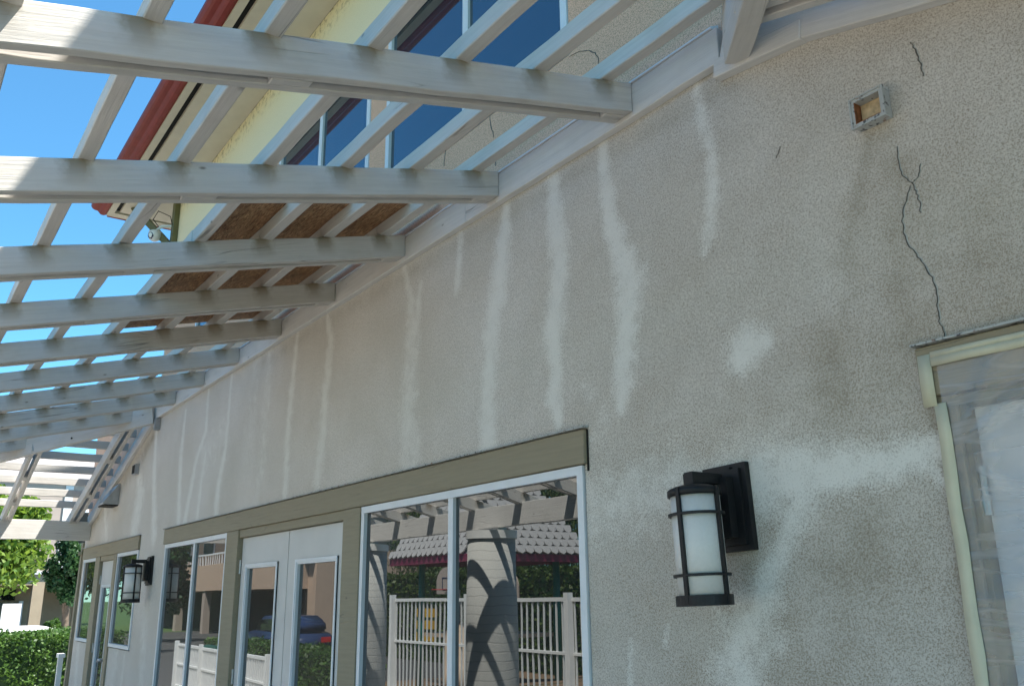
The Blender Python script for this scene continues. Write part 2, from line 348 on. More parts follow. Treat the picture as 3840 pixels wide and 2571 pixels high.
# ------------------------------------------------------------------ ground
def gz(x): return 0.0 if x > -14 else (-0.45 if x < -19 else -0.45 * (-14 - x) / 5)
def sheet(name, xs, y0, y1, dz, mat, kind='structure'):
    V = []; F = []
    for i, x in enumerate(xs):
        V += [(x, y0, gz(x) + dz), (x, y1, gz(x) + dz)]
        if i: F.append((2*i-2, 2*i, 2*i+1, 2*i-1))
    o = obj(name, mesh_np(name, V, F), mat); tag(o, kind=kind); return o
sheet('ground', [-600, -120, -60, -19, -14, 600], -600, 600, 0.0, M['grass'])
sheet('pavement', [-40, -19, -14, 8], -5.35, 30, 0.004, M['concrete'])  # widened out to the fence so more sunlit paving bounces light
sheet('road', [-60, -36, -21], -70, 70, 0.008, M['asphalt'])
sheet('play_area', [-13.9, -12, 2], -14, -5.4, 0.006, M['mulch'])
sheet('play_area', [-30, -19, -14.001], -14, -5.4, 0.006, M['mulch'])

# ------------------------------------------------------------------ building
XL, XR = -12.75, 3.2          # wall ends
UXL = -9.5                    # corner of the upper storey
ZS = 5.9                      # soffit height
LZ = 3.437; AXR = -1.77; AXL = -9.48; HS = 0.30; RS = 0.253; HK = 0.90
def ledz(x): return LZ - HS * max(0, x - AXR) - HS * max(0, AXL - x)
B = thing('stucco_building', (-6, 0.2, 0), 'two storey stucco building with patched shaded wall, olive window trim and red eave', 'building')
OPEN = [(-8.73, -6.90, 0.45, 2.13), (-6.90, -4.57, 0.0, 2.13), (-4.57, -2.62, 0.45, 2.13), (-12.62, -11.84, 1.14, 2.13), (-11.84, -10.70, 0.0, 2.13), (-10.70, -9.74, 1.14, 2.13), (-1.17, -0.02, 0.0, 2.13),
        (-4.42, -2.63, 3.96, 5.25), (-6.32, -4.65, 3.96, 5.25), (-8.4, -6.6, 3.96, 5.25)]
STREAKS= [([(-1.919, 3.441, 0.014), (-1.909, 3.311, 0.022), (-1.872, 3.153, 0.024), (-1.875, 2.985, 0.025), (-1.914, 2.834, 0.025), (-1.935, 2.784, 0.014)], 0.55), ([(-2.443, 3.429, 0.019), (-2.43, 3.245, 0.029), (-2.413, 3.085, 0.033), (-2.36, 2.917, 0.042), (-2.325, 2.798, 0.056), (-2.338, 2.696, 0.048), (-2.362, 2.528, 0.038), (-2.383, 2.397, 0.041), (-2.4, 2.325, 0.024)], 0.95), ([(-2.772, 3.396, 0.031), (-2.759, 3.172, 0.043), (-2.742, 3.005, 0.045), (-2.774, 2.817, 0.045), (-2.803, 2.708, 0.051), (-2.785, 2.551, 0.026), (-2.802, 2.443, 0.038), (-2.777, 2.319, 0.02)], 0.85), ([(-3.137, 3.409, 0.025), (-3.166, 3.23, 0.043), (-3.205, 3.023, 0.054), (-3.266, 2.824, 0.048), (-3.29, 2.639, 0.04), (-3.306, 2.435, 0.047), (-3.3, 2.283, 0.047)], 0.95), ([(-3.545, 3.419, 0.021), (-3.572, 3.131, 0.025)], 0.6), ([(-4.143, 3.43, 0.021), (-4.068, 3.226, 0.025), (-4.035, 3.016, 0.054), (-4.05, 2.8, 0.059), (-4.07, 2.564, 0.073), (-4.02, 2.29, 0.07)], 0.75), ([(-3.952, 3.268, 0.019), (-4.001, 3.008, 0.029)], 0.6), ([(-5.191, 3.402, 0.022), (-5.124, 3.23, 0.035), (-5.168, 2.949, 0.042), (-5.184, 2.611, 0.042), (-5.241, 2.341, 0.042)], 0.7), ([(-5.718, 3.422, 0.021), (-5.763, 3.066, 0.033), (-5.788, 2.7, 0.037), (-5.77, 2.28, 0.032)], 0.7), ([(-6.253, 3.434, 0.048), (-6.254, 2.932, 0.075), (-6.261, 2.577, 0.065), (-6.344, 2.301, 0.047)], 0.5), ([(-6.576, 3.332, 0.103), (-6.584, 2.885, 0.122), (-6.634, 2.556, 0.081)], 0.35), ([(-7.141, 3.422, 0.018), (-7.154, 2.999, 0.029), (-7.16, 2.794, 0.029), (-7.282, 2.47, 0.047), (-7.273, 2.259, 0.046)], 0.8), ([(-8.462, 3.345, 0.023), (-8.499, 2.913, 0.038), (-8.366, 2.291, 0.044)], 0.85), ([(-7.772, 3.412, 0.02), (-7.756, 3.029, 0.033), (-7.962, 2.844, 0.027), (-8.065, 2.565, 0.042), (-8.168, 2.285, 0.042)], 0.85), ([(-9.533, 3.33, 0.028), (-9.473, 2.949, 0.046), (-9.211, 2.231, 0.069)], 0.8), ([(-7.701, 2.829, 0.026), (-7.76, 2.591, 0.026), (-7.796, 2.278, 0.032)], 0.8), ([(-7.305, 2.924, 0.18), (-7.68, 2.846, 0.142)], 0.5), ([(-10.128, 2.919, 0.062), (-9.968, 2.683, 0.119), (-10.015, 2.481, 0.139), (-10.122, 2.283, 0.101)], 0.9), ([(-11.738, 2.714, 0.04), (-11.458, 2.333, 0.05)], 0.5), ([(-9.189, 1.877, 0.118), (-9.26, 1.432, 0.101), (-9.166, 0.887, 0.081)], 0.55), ([(-10.306, 1.066, 0.1), (-10.363, 0.772, 0.1)], 0.5), ([(-9.918, 1.084, 0.038), (-9.955, 0.801, 0.047)], 0.4), ([(-12.419, 1.069, 0.056), (-12.301, 0.634, 0.068)], 0.4), ([(-1.824, 2.396, 0.045), (-1.777, 2.407, 0.049), (-1.725, 2.402, 0.025)], 0.85), ([(-2.611, 1.97, 0.091), (-2.472, 1.974, 0.097), (-2.285, 1.988, 0.099), (-2.113, 2.008, 0.091)], 0.55), ([(-1.868, 1.975, 0.079), (-1.699, 1.977, 0.072), (-1.56, 1.977, 0.058), (-1.445, 1.976, 0.043), (-1.312, 1.983, 0.035), (-1.201, 1.99, 0.025)], 0.95), ([(-1.609, 1.942, 0.053), (-1.664, 1.87, 0.039), (-1.714, 1.785, 0.027), (-1.772, 1.698, 0.029), (-1.813, 1.623, 0.049), (-1.871, 1.546, 0.076), (-1.915, 1.456, 0.069), (-1.936, 1.37, 0.078)], 0.8), ([(-1.841, 2.062, 0.044), (-1.706, 2.058, 0.032)], 0.35), ([(-2.406, 1.477, 0.012), (-2.42, 1.336, 0.012)], 0.5), ([(-2.226, 1.532, 0.012), (-2.234, 1.483, 0.012)], 0.35), ([(-2.583, 2.227, 0.052), (-2.502, 2.283, 0.05), (-2.598, 2.44, 0.053)], 0.25), ([(-1.235, 2.006, 0.012), (-1.213, 1.912, 0.012)], 0.6)]
STAINS= [([(-1.218, 2.916, 0.039), (-1.202, 2.744, 0.069), (-1.203, 2.559, 0.093), (-1.203, 2.381, 0.097), (-1.279, 2.215, 0.075)], 0.5), ([(-1.273, 2.927, 0.02), (-1.362, 2.696, 0.042), (-1.485, 2.324, 0.08), (-1.539, 2.138, 0.088)], 0.55), ([(-1.207, 2.188, 0.014), (-1.212, 2.094, 0.014), (-1.196, 2.023, 0.012), (-1.196, 1.91, 0.014), (-1.184, 1.8, 0.017), (-1.19, 1.591, 0.02)], 0.9), ([(-1.223, 2.251, 0.012), (-1.103, 2.253, 0.012), (-0.948, 2.257, 0.012)], 0.9), ([(-1.835, 1.725, 0.042), (-1.834, 1.661, 0.05)], 0.6), ([(-0.997, 2.561, 0.107), (-0.981, 2.32, 0.102)], 0.35), ([(-1.821, 3.355, 0.039), (-1.705, 3.329, 0.036), (-2.13, 3.362, 0.034), (-2.665, 3.363, 0.03), (-3.777, 3.364, 0.046), (-4.856, 3.394, 0.065), (-6.408, 3.366, 0.069)], 0.3), ([(-12.737, 2.571, 0.152), (-11.975, 2.68, 0.136), (-10.147, 3.102, 0.104), (-9.652, 3.27, 0.057)], 0.6), ([(-1.84, 1.46, 0.132), (-1.581, 1.587, 0.114), (-1.413, 1.816, 0.105)], 0.3)]
CRACKS= [[(-1.112, 3.15), (-1.106, 3.13), (-1.101, 3.103), (-1.096, 3.075), (-1.093, 3.057), (-1.092, 3.028)], [(-1.195, 2.857), (-1.198, 2.823), (-1.199, 2.783), (-1.191, 2.763), (-1.183, 2.748), (-1.168, 2.732)], [(-1.137, 2.777), (-1.147, 2.747), (-1.159, 2.736), (-1.168, 2.732), (-1.165, 2.712), (-1.159, 2.689), (-1.157, 2.659), (-1.157, 2.637)], [(-1.175, 2.726), (-1.189, 2.698), (-1.205, 2.664), (-1.213, 2.634), (-1.215, 2.6), (-1.208, 2.561), (-1.191, 2.532), (-1.179, 2.51), (-1.166, 2.48), (-1.154, 2.448), (-1.148, 2.415), (-1.15, 2.379), (-1.15, 2.349), (-1.152, 2.325), (-1.147, 2.299), (-1.144, 2.271)], [(-1.583, 3.032), (-1.594, 3.01), (-1.603, 2.998)], [(-1.404, 2.67), (-1.41, 2.651)]]
UPCRACKS= [[(-2.625, 3.947), (-2.595, 3.942), (-2.555, 3.934), (-2.497, 3.906), (-2.46, 3.871), (-2.438, 3.84), (-2.437, 3.805)], [(-3.268, 3.959), (-3.258, 3.896), (-3.243, 3.861), (-3.235, 3.825)], [(-3.702, 3.965), (-3.711, 3.899), (-3.714, 3.874)], [(-3.225, 3.704), (-3.219, 3.662)]]

def seg_mask(P, tab, cut=True):
    m = np.zeros(len(P))
    for pts, st in tab:
        if cut and max(p[2] for p in pts) < 0.07: st = min(1.0, st * 1.3)
        best = np.full(len(P), 9.0)
        for a, b in zip(pts, pts[1:]):
            A = np.array(a[:2]); D = np.array(b[:2]) - A; L2 = max(1e-9, D @ D)
            t = np.clip(((P - A) @ D) / L2, 0, 1); q = A + t[:, None] * D; w = a[2] + t * (b[2] - a[2])
            best = np.minimum(best, np.hypot(*(P - q).T) / w)
        m = np.maximum(m, st * (0.62 * np.clip((2.2 - best) / 1.9, 0, 1) + 0.38 * np.exp(-(best / 2.4) ** 2)) if cut else st * np.exp(-best ** 2))
    return m
def build_wall():
    def lines(rng_, extra):
        L = []
        for a, b, s in rng_: L += list(np.arange(a, b, s))
        L.append(rng_[-1][1]); L = np.array(L); ex = np.array(sorted(set(extra)))
        keep = [v for v in L if np.min(np.abs(ex - v)) > 0.006]; return np.array(sorted(list(keep) + list(ex)))
    xs = lines([(XL, -4.6, 0.03), (-4.6, -0.8, 0.014), (-0.8, XR, 0.12)], [v for o in OPEN for v in o[:2]] + [XL, XR, UXL])
    zs = lines([(0, 1.0, 0.1), (1.0, 3.5, 0.018), (3.5, ZS, 0.06)], [v for o in OPEN for v in o[2:]] + [0, ZS, LZ + 0.06, 3.79])
    nx, nz = len(xs), len(zs); gx, gzv = np.meshgrid(xs, zs, indexing='ij')
    idx = np.arange(nx * nz).reshape(nx, nz)
    cxm = (xs[:-1] + xs[1:]) / 2; czm = (zs[:-1] + zs[1:]) / 2; CX, CZ = np.meshgrid(cxm, czm, indexing='ij')
    keep = np.ones(CX.shape, bool)
    for a, b, c, d in OPEN: keep &= ~((CX > a) & (CX < b) & (CZ > c) & (CZ < d))
    keep &= ~((CX < UXL) & (CZ > 3.79))
    f = np.stack([idx[:-1, :-1], idx[1:, :-1], idx[1:, 1:], idx[:-1, 1:]], -1)[keep]
    P = np.stack([gx.ravel(), gzv.ravel()], -1)
    V = np.stack([P[:, 0], np.zeros(len(P)), P[:, 1]], -1)
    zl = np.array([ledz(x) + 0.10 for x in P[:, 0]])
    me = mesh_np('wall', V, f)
    up = np.clip((P[:, 1] - zl) / 0.02, 0, 1); fr = np.clip((P[:, 1] - 4.95) / 0.3, 0, 1)  # wall blends to yellow from the window heads up to the eave
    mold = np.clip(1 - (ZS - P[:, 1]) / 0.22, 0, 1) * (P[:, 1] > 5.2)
    for nm, val in (('patch', seg_mask(P, STREAKS)), ('stain', np.clip(seg_mask(P, STAINS, False) * 1.3, 0, 1)), ('upper', up), ('grime_shade', np.clip((P[:, 0] + 4.2) / 2.6, 0, 1) * np.clip(0.55 + 0.5 * np.clip((3.0 - P[:, 1]) / 1.4, 0, 1), 0, 1) + 0.25 * np.clip((-8.5 - P[:, 0]) / 2, 0, 1)), ('top_band', fr * up), ('mold', mold)):
        a = me.attributes.new(nm, 'FLOAT', 'POINT'); a.data.foreach_set('value', val.astype(np.float32))
    return obj('wall', me, M['stucco'], B)
build_wall()
# returns and hidden sides
bx('end_wall', M['stucco_plain'], B, XL + 0.001, XL + 0.2, 0.002, 6.0, 0, 3.789)
bx('coping', M['metal'], B, XL - 0.03, UXL - 0.001, -0.03, 0.25, 3.792, 3.83)
bx('end_wall', M['stucco_plain'], B, UXL + 0.001, UXL + 0.2, 0.002, 6.0, 3.3, ZS)
bx('back_wall', M['stucco_plain'], B, XL, XR, 6.0, 6.2, 0, ZS)
bx('end_wall', M['stucco_plain'], B, XR, XR + 0.2, 0.002, 6.2, 0, ZS)
MB().prism([(XL + 0.2, 2.4), (UXL, 3.3), (UXL, 3.42), (XL + 0.2, 2.5)], 0.02, 6.0).build('lower_roof', M['shingle_dark'], B)
# interior blocker behind the glass
bx('interior_blocker', M['dark'], B, XL + 0.25, XR - 0.1, 0.9, 0.95, 0, 3.3)
bx('floor_slab', M['stucco_plain'], B, XL + 0.25, XR, 0.05, 5.9, 3.35, 3.5)
# eave: soffit boards, vent slot, gutter, roof
EX = -10.14
def eave_poly(d):   # outline of the overhang at distance d from wall, going round the corner
    return
bx('soffit', M['cream'], B, EX, XR, -0.495, 0.0 - 0.002, ZS, ZS + 0.05)
bx('soffit_vent', M['dark'], B, EX - 0.03, XR, -0.548, -0.495, ZS + 0.03, ZS + 0.05)
bx('soffit_vent', M['dark'], B, EX - 0.03, EX, -0.505, 7.0, ZS + 0.03, ZS + 0.05)
bx('soffit', M['cream'], B, EX, UXL, 0.0, 7.0, ZS, ZS + 0.05)
MB().prism([(EX - 0.15, -0.612), (XR, -0.612), (XR, -0.548), (EX - 0.03, -0.548)], ZS - 0.01, ZS + 0.05, 'z').build('fascia_board', M['cream'], B)
MB().prism([(EX - 0.15, -0.612), (EX - 0.03, -0.548), (EX - 0.03, 7.0), (EX - 0.15, 7.0)], ZS - 0.01, ZS + 0.05, 'z').build('fascia_board', M['cream'], B)
prof = [(-0.775, ZS + 0.11), (-0.775, ZS + 0.075), (-0.755, ZS + 0.05), (-0.735, ZS + 0.04), (-0.70, ZS + 0.035), (-0.682, ZS + 0.012), (-0.665, ZS - 0.002), (-0.635, ZS - 0.004), (-0.613, ZS + 0.004), (-0.613, ZS + 0.11)]
MB().prism(prof, EX - 0.18, XR, 'x').build('gutter', M['red'], B)
bx('fascia_trim', M['red'], B, EX - 0.185, EX - 0.151, -0.60, 7.0, ZS - 0.012, ZS + 0.10)
MB().prism([(-0.72, ZS + 0.112), (6.5, ZS + 2.0), (6.5, ZS + 2.1), (-0.72, ZS + 0.16)], EX - 0.17, XR + 0.3, 'x').build('roof', M['shingle_dark'], B)
# corner bracket under the eave
def bar(name, a, b, w, h, mat, parent): return board(name, a, b, w, h, mat, parent, bev=0.004, jit=0.0)
bar('eave_bracket', (UXL - 0.02, 0.0 - 0.03, 5.30), (EX + 0.18, -0.40, ZS - 0.012), 0.07, 0.07, M['olive2'], B)
bx('corner_post', M['olive2'], B, UXL - 0.06, UXL + 0.05, -0.055, -0.003, 5.2, ZS - 0.002)
bx('downspout', M['cream'], B, UXL - 0.075, UXL - 0.01, 0.004, 0.06, 3.3, 5.45)
# header boards and trim
def trim(name, x0, x1, z0, z1, y=-0.022, d=0.03): return board(name, (x0, y + d/2, z0), (x1, y + d/2, z0), d, z1 - z0, M['olive'], B, bev=0.003, jit=0.0006)
trim('header_board', -8.75, -2.60, 2.128, 2.262)
trim('header_board', -12.68, -9.73, 2.128, 2.265)
trim('header_board', -1.22, 0.05, 2.128, 2.262)
for a, b in ((-8.76, -2.59), (-12.69, -9.72), (-1.225, 0.06)): bx('drip_flashing', M['scupper'], B, a, b, -0.034, -0.002, 2.266, 2.272)
trim('door_head', -6.63, -4.79, 2.070, 2.127, -0.008, 0.06)
trim('door_head', -11.60, -10.84, 2.070, 2.127, -0.008, 0.06)
trim('door_post', -6.90, -6.63, 0.0, 2.126, -0.018, 0.06)
trim('door_post', -4.79, -4.57, 0.0, 2.126, -0.018, 0.06)
trim('door_post', -11.84, -11.60, 0.0, 2.126, -0.018, 0.06)
trim('door_post', -10.84, -10.70, 0.0, 2.126, -0.018, 0.06)
trim('door_post', -1.185, -1.135, 0.0, 2.126, -0.012, 0.06)
def window(x0, x1, z0, z1, mull, gl, fw=0.036, y0=-0.012, y1=0.07, gy=0.010, ext=False):
    m = MB().box(x0, x1, y0, y1, z1 - fw, z1).box(x0, x1, y0, y1, z0, z0 + fw).box(x0, x0 + fw, y0 + 0.001, y1, z0 + fw, z1 - fw).box(x1 - fw, x1, y0 + 0.001, y1, z0 + fw, z1 - fw)
    w = m.build('window', M['frame'], B); ed = [x0 + fw]
    for c in mull: bx('mullion', M['frame'], w, c - fw * 0.6, c + fw * 0.6, y0 + 0.004, y1, z0 + fw, z1 - fw, 0.003); ed += [c - fw * 0.6, c + fw * 0.6]
    ed.append(x1 - fw)
    for i in range(0, len(ed), 2):
        a, b = ed[i], ed[i+1]
        p = MB(); n = 10; vs = [[p.bm.verts.new((a + (b - a) * i_ / n, gy, z0 + fw + (z1 - z0 - 2 * fw) * j_ / n)) for j_ in range(n + 1)] for i_ in range(n + 1)]
        for i_ in range(n):
            for j_ in range(n): p.bm.faces.new((vs[i_][j_], vs[i_+1][j_], vs[i_+1][j_+1], vs[i_][j_+1]))
        po = p.build('pane', gl, w, smooth=True); po.matrix_basis = Matrix.Translation((0, 0, 0))
        if ext: bx('sash_stile', M['frame'], w, a + 0.012, a + 0.04, gy - 0.03, gy - 0.002, z0 + fw, z1 - fw)
    return w
window(-8.715, -6.905, 0.46, 2.124, [-7.78], M['glass'])
window(-4.565, -2.625, 0.46, 2.124, [-3.61], M['glass'])
window(-12.61, -11.845, 1.15, 2.124, [], M['glass'])
window(-10.695, -9.745, 1.15, 2.124, [], M['glass'])
window(-4.415, -2.635, 3.965, 5.245, [-3.50], M['glass_up'], 0.045, -0.008, 0.06, 0.012)
window(-6.31, -4.655, 3.965, 5.245, [-5.47], M['glass_up'], 0.045, -0.008, 0.06, 0.012)
window(-8.39, -6.61, 3.965, 5.245, [-7.5], M['glass_up'], 0.045, -0.008, 0.06, 0.012)
def door(x0, x1, z1, pane, hinge_x=None, y=0.02, hz=(1.86, 1.1, 0.3)):
    px0, px1, pz0, pz1 = pane; m = MB()
    for a, b, c, d in ((x0, px0, 0.02, z1), (px1, x1, 0.02, z1), (px0, px1, 0.02, pz0), (px0, px1, pz1, z1)): m.box(a, b, y, y + 0.045, c, d)
    bmesh.ops.remove_doubles(m.bm, verts=m.bm.verts[:], dist=1e-5)
    dr = m.build('door', M['door'], B)
    for w, dy in ((0.03, 0.008), (0.018, 0.014)):
        g = MB()
        for a, b, c, d in ((px0, px0 + w, pz0, pz1), (px1 - w, px1, pz0, pz1), (px0 + w, px1 - w, pz1 - w, pz1), (px0 + w, px1 - w, pz0, pz0 + w)): g.box(a, b, y - dy, y + 0.02, c, d)
        g.build('glazing_bead', M['frame'], dr)
    p = MB().box(px0 + 0.03, px1 - 0.03, y + 0.012, y + 0.018, pz0 + 0.03, pz1 - 0.03).build('pane', M['glass'], dr)
    if hinge_x is not None:
        for z in hz: MB().tube([(hinge_x, y - 0.008, z - 0.05), (hinge_x, y - 0.008, z + 0.05)], 0.009, 8).build('hinge', M['metal'], dr)
    return dr
door(-6.62, -5.71, 2.066, (-6.50, -5.87, 0.35, 1.875), -6.625)
door(-5.70, -4.80, 2.066, (-5.55, -4.91, 0.35, 1.875))
d = door(-11.59, -10.85, 2.066, (-11.46, -10.97, 0.35, 1.80), -11.595)
MB().lathe([(0.02, 0), (0.02, 0.06)], (0, 0, 0), 10).build('door_knob', M['metal'], d, True, Matrix.Translation((-10.9, 0.0, 1.0)) @ Matrix.Rotation(math.radians(90), 4, 'X'))
bx('threshold', M['metal'], B, -6.63, -4.79, -0.05, 0.06, 0.0, 0.018)
# taped-over doorway on the right
bx('door_jamb', M['olive2'], B, -1.134, -1.118, 0.0, 0.06, 0, 2.126)
bx('door_head', M['olive2'], B, -1.117, -0.02, 0.0, 0.06, 2.095, 2.126)
d = bx('door', M['frame'], B, -1.112, -0.02, 0.03, 0.075, 0.02, 2.09, 0.003)
for z in (1.88, 1.0, 0.3): MB().tube([(-1.114, 0.022, z - 0.06), (-1.114, 0.022, z + 0.06)], 0.011, 10).build('hinge', M['metal'], d)
# cracks: shaded groove and lit side painted as dark and pale ribbons
def crack(pts, w, lit_edge=True):
    def ribbon(off, wd, y):
        V = []; F = []
        fine = []
        for a, b in zip(pts, pts[1:]):
            for t in (0, 0.33, 0.66): fine.append((a[0] + (b[0]-a[0]) * t + random.uniform(-1, 1) * 0.003, a[1] + (b[1]-a[1]) * t))
        fine.append(pts[-1])
        for i, p in enumerate(fine):
            k = math.sin(math.pi * (0.08 + 0.84 * i / (len(fine) - 1))) * random.uniform(0.45, 1.35)
            V += [(p[0] + off - wd * k, 0.0, p[1]), (p[0] + off, y, p[1]), (p[0] + off + wd * k, 0.0, p[1])]
            if i: F += [(3*i-3, 3*i-2, 3*i+1, 3*i), (3*i-2, 3*i-1, 3*i+2, 3*i+1)]
        return mesh_np('crack', V, F)
    random.seed(int(abs(pts[0][0]) * 1000)); c = obj('crack', ribbon(0, w, -0.0035), M['crack'], B)
    if lit_edge: random.seed(int(abs(pts[0][0]) * 1000)); obj('crack_lit_edge', ribbon(w * 1.5, w * 0.8, -0.003), M['crack_lit'], c)
for i, c in enumerate(CRACKS[:5]): crack(c, (0.0022, 0.0017, 0.0019, 0.0022, 0.001)[i], i < 4)
for c in UPCRACKS: crack(c, 0.004, False)
MB().box(-2.602, -2.594, -0.006, -0.001, 2.10, 2.262).build('caulk_gap', M['dark'], B)

# ------------------------------------------------------------------ pergola
P = thing('white_pergola', (-5.6, -1.8, 2.4), 'weathered white timber pergola with hipped ends fixed along the stucco wall', 'pergola')
LT = 0.038
EY = -3.46; EZ = 2.36        # eave beam line
def rsx(x): return float(np.interp(-x, [1.5, 2.21, 3.12, 4.06], [0.236, 0.2415, 0.256, 0.262]))
def rtop(y, x=-5.0): return (3.582 if x > -2.6 else 3.59) + rsx(x) * (y + 0.04)         # top of rafters on the main slope
RB = 0.129
board('ledger', (-3.44, -LT/2, LZ), (AXR, -LT/2, LZ), LT, 0.141, M['ledger'], P)
board('ledger', (AXL, -LT/2, LZ), (-3.442, -LT/2, LZ), LT, 0.141, M['ledger'], P)
sl = math.hypot(1, HS)
board('ledger', (AXR - 0.001, -LT/2, LZ), (1.35, -LT/2, ledz(1.35)), LT, 0.141, M['ledger'], P)
board('ledger', (-12.52, -LT/2, ledz(-12.52)), (AXL + 0.001, -LT/2, LZ), LT, 0.141, M['ledger'], P)
MB().prism([(-LT - 0.006, LZ + 0.143), (-LT - 0.006, LZ + 0.150), (-0.001, LZ + 0.172), (-0.001, LZ + 0.143)], AXL, AXR - 0.02, 'x').build('flashing', M['frame'], P)
f = MB().prism([(-LT - 0.006, 0.143), (-LT - 0.006, 0.150), (-0.001, 0.172), (-0.001, 0.143)], 0, 3.1, 'x'); f.build('flashing', M['frame'], P, mw=Matrix.Translation((AXR, 0, LZ)) @ Matrix.Rotation(math.atan(HS), 4, 'Y'))
board('ledger_splice_block', (-1.80, -0.022, 3.385), (-1.44, -0.022, 3.335), 0.044, 0.07, M['ledger'], P)
# double rafters with spacer blocks
RX0 = [-2.21 - 0.9285 * i for i in range(8)]
def hipx(y, side): return (-9.42 + y / HK) if side < 0 else (-1.74 - y / HK)   # y negative
def hipy(x):
    if x < -9.42: return -(-9.42 - x) * HK
    if x > -1.74: return -(x + 1.74) * HK
    return 0.0
def rafter(x):
    """x = near (right) face of the pair"""
    y0 = min(-LT - 0.001, hipy(x) - 0.03); y1 = -3.72; th = 0.036
    r = None
    for k in range(2):
        xc = x - th/2 - k * 0.073
        z0 = rtop(y0, x) - RB; z1 = rtop(y1, x) - RB
        a = board('rafter' if k == 0 else 'rafter_board', (xc, y0, z0), (xc, y1, z1), th, RB * 0.968, M['rafter'], P if k == 0 else r, cut0=-RB * RS * 0.93, cut1=-RB * RS * 0.93)
        if k == 0: r = a
    for (ya, L) in ((y0, 0.11), (-1.33, 0.13), (-2.75, 0.13)):
        if ya < y0 - 0.05 or ya == y0:
            xc = x - 0.0545; board('spacer_block', (xc, ya, rtop(ya, x) - RB + 0.001 - 0.002), (xc, ya - L, rtop(ya - L, x) - RB + 0.001 - 0.002), 0.0365, 0.09, M['wood'], r, cut0=-0.02, cut1=-0.02)
    return r
for x in RX0 + [-2.21 - 0.9285 * i for i in (8, 9, 10)] + [-2.21 + 0.9285 * i for i in (1, 2, 3)]: rafter(x)
# hip rafters
for s in (-1, 1):
    ax = AXL if s < 0 else AXR
    hx = -9.42 if s < 0 else -1.74
    board('hip_rafter', (hx + s * 0.045, -LT - 0.003, 3.585 - 0.20), (hx + s * 3.30, -3.30 * HK, rtop(-3.30 * HK, hx) - 0.22), 0.05 if s < 0 else 0.078, 0.195, M['wood'], P)
    for t_, dz in ((0.35, 0.12), (0.75, 0.05), (1.2, 0.1), (1.7, 0.06), (2.3, 0.1)): MB().lathe([(0.0, 0.0), (0.011, 0.001), (0.011, 0.005), (0.0, 0.006)], (0, 0, 0), 8).build('bolt', M['black'], P, False, Matrix.Translation((hx + s * t_, -t_ * HK, rtop(-t_ * HK, hx + s * t_) - 0.2 + dz)) @ Matrix.Translation((0.6 * 0.03, -0.75 * 0.03, 0) if s < 0 else (0.02, 0, 0)) @ Vector((0.67, -0.74, 0)).to_track_quat('Z', 'Y').to_matrix().to_4x4())
# purlins on the main slope
PY = [-0.165 - 0.328 * i for i in range(11)]
for y in PY:
    x0 = hipx(y, -1); x1 = hipx(y, 1)
    tilt = random.uniform(-0.004, 0.004)
    cuts = [x0 + 0.03, random.choice(RX0[4:7]) - 0.055, -4.12, x1 - 0.03] if x1 > -2.0 else [x0 + 0.03, x1 - 0.03]
    for a, b in zip(cuts, cuts[1:]):
        board('purlin', (a + 0.001, y, rtop(y, a) - 0.003 + random.uniform(0, 0.003)), (b - 0.001, y + tilt, rtop(y, min(b, -1.6)) - 0.003 + random.uniform(0, 0.003)), 0.052, 0.072, M['wood'], P, bev=0.0035)
# hip ends: jack rafters along the wall and purlins across
def hiptop(x, s): return 3.585 - HS * ((AXL - x) if s < 0 else (x - AXR))
for s in (-1, 1):
    ax = AXL if s < 0 else AXR; ex = ax + s * 3.22
    for y in (-0.16, -0.91, -1.8, -2.6):
        xs0 = hipx(y, s) + s * 0.05
        r = None
        for k in range(2):
            yc = y - 0.018 - 0.073 * k
            a = board('rafter' if k == 0 else 'rafter_board', (xs0, yc, hiptop(xs0, s) - RB), (ex, yc, hiptop(ex, s) - RB), 0.036, RB * 0.96, M['wood'], P if k == 0 else r)
            if k == 0: r = a
        for t in (0.3, 0.62, 0.9):
            xa = xs0 + (ex - xs0) * t; xb = xa + s * 0.1; board('spacer_block', (xa, y - 0.0545, hiptop(xa, s) - RB), (xb, y - 0.0545, hiptop(xb, s) - RB), 0.036, 0.08, M['wood'], r)
    for i in range(9):
        x = ax + s * (0.09 + 0.34 * i); yh = -(abs(x - ax)) * HK; z = hiptop(x, s)
        if yh > -0.1: continue
        board('purlin', (x, -0.045, z - 0.003), (x, yh + 0.03, z - 0.003), 0.05, 0.085, M['wood'], P, bev=0.0035)
# eave beams
board('eave_beam', (-12.72, EY, EZ), (-5.6, EY, EZ), 0.09, 0.235, M['ledger'], P)
board('eave_beam', (-5.598, EY, EZ), (1.35, EY, EZ), 0.09, 0.235, M['ledger'], P)
board('eave_beam', (-12.50, EY + 0.05, EZ), (-12.50, -0.002, EZ), 0.09, 0.235, M['ledger'], P)
board('eave_beam', (1.26, -0.002, EZ), (1.26, EY + 0.05, EZ), 0.09, 0.235, M['ledger'], P)
tag(obj('strand_board', MB().box(0, 2.42, -0.545, 0.61, 0, 0.012).mesh('strand_board'), M['osb'], None, Matrix.Translation((-6.15, -0.62, rtop(-0.62) + 0.076)) @ Matrix.Rotation(math.atan(RS), 4, 'X')), 'brown strand board sheet lying on top of the pergola purlins', 'board')
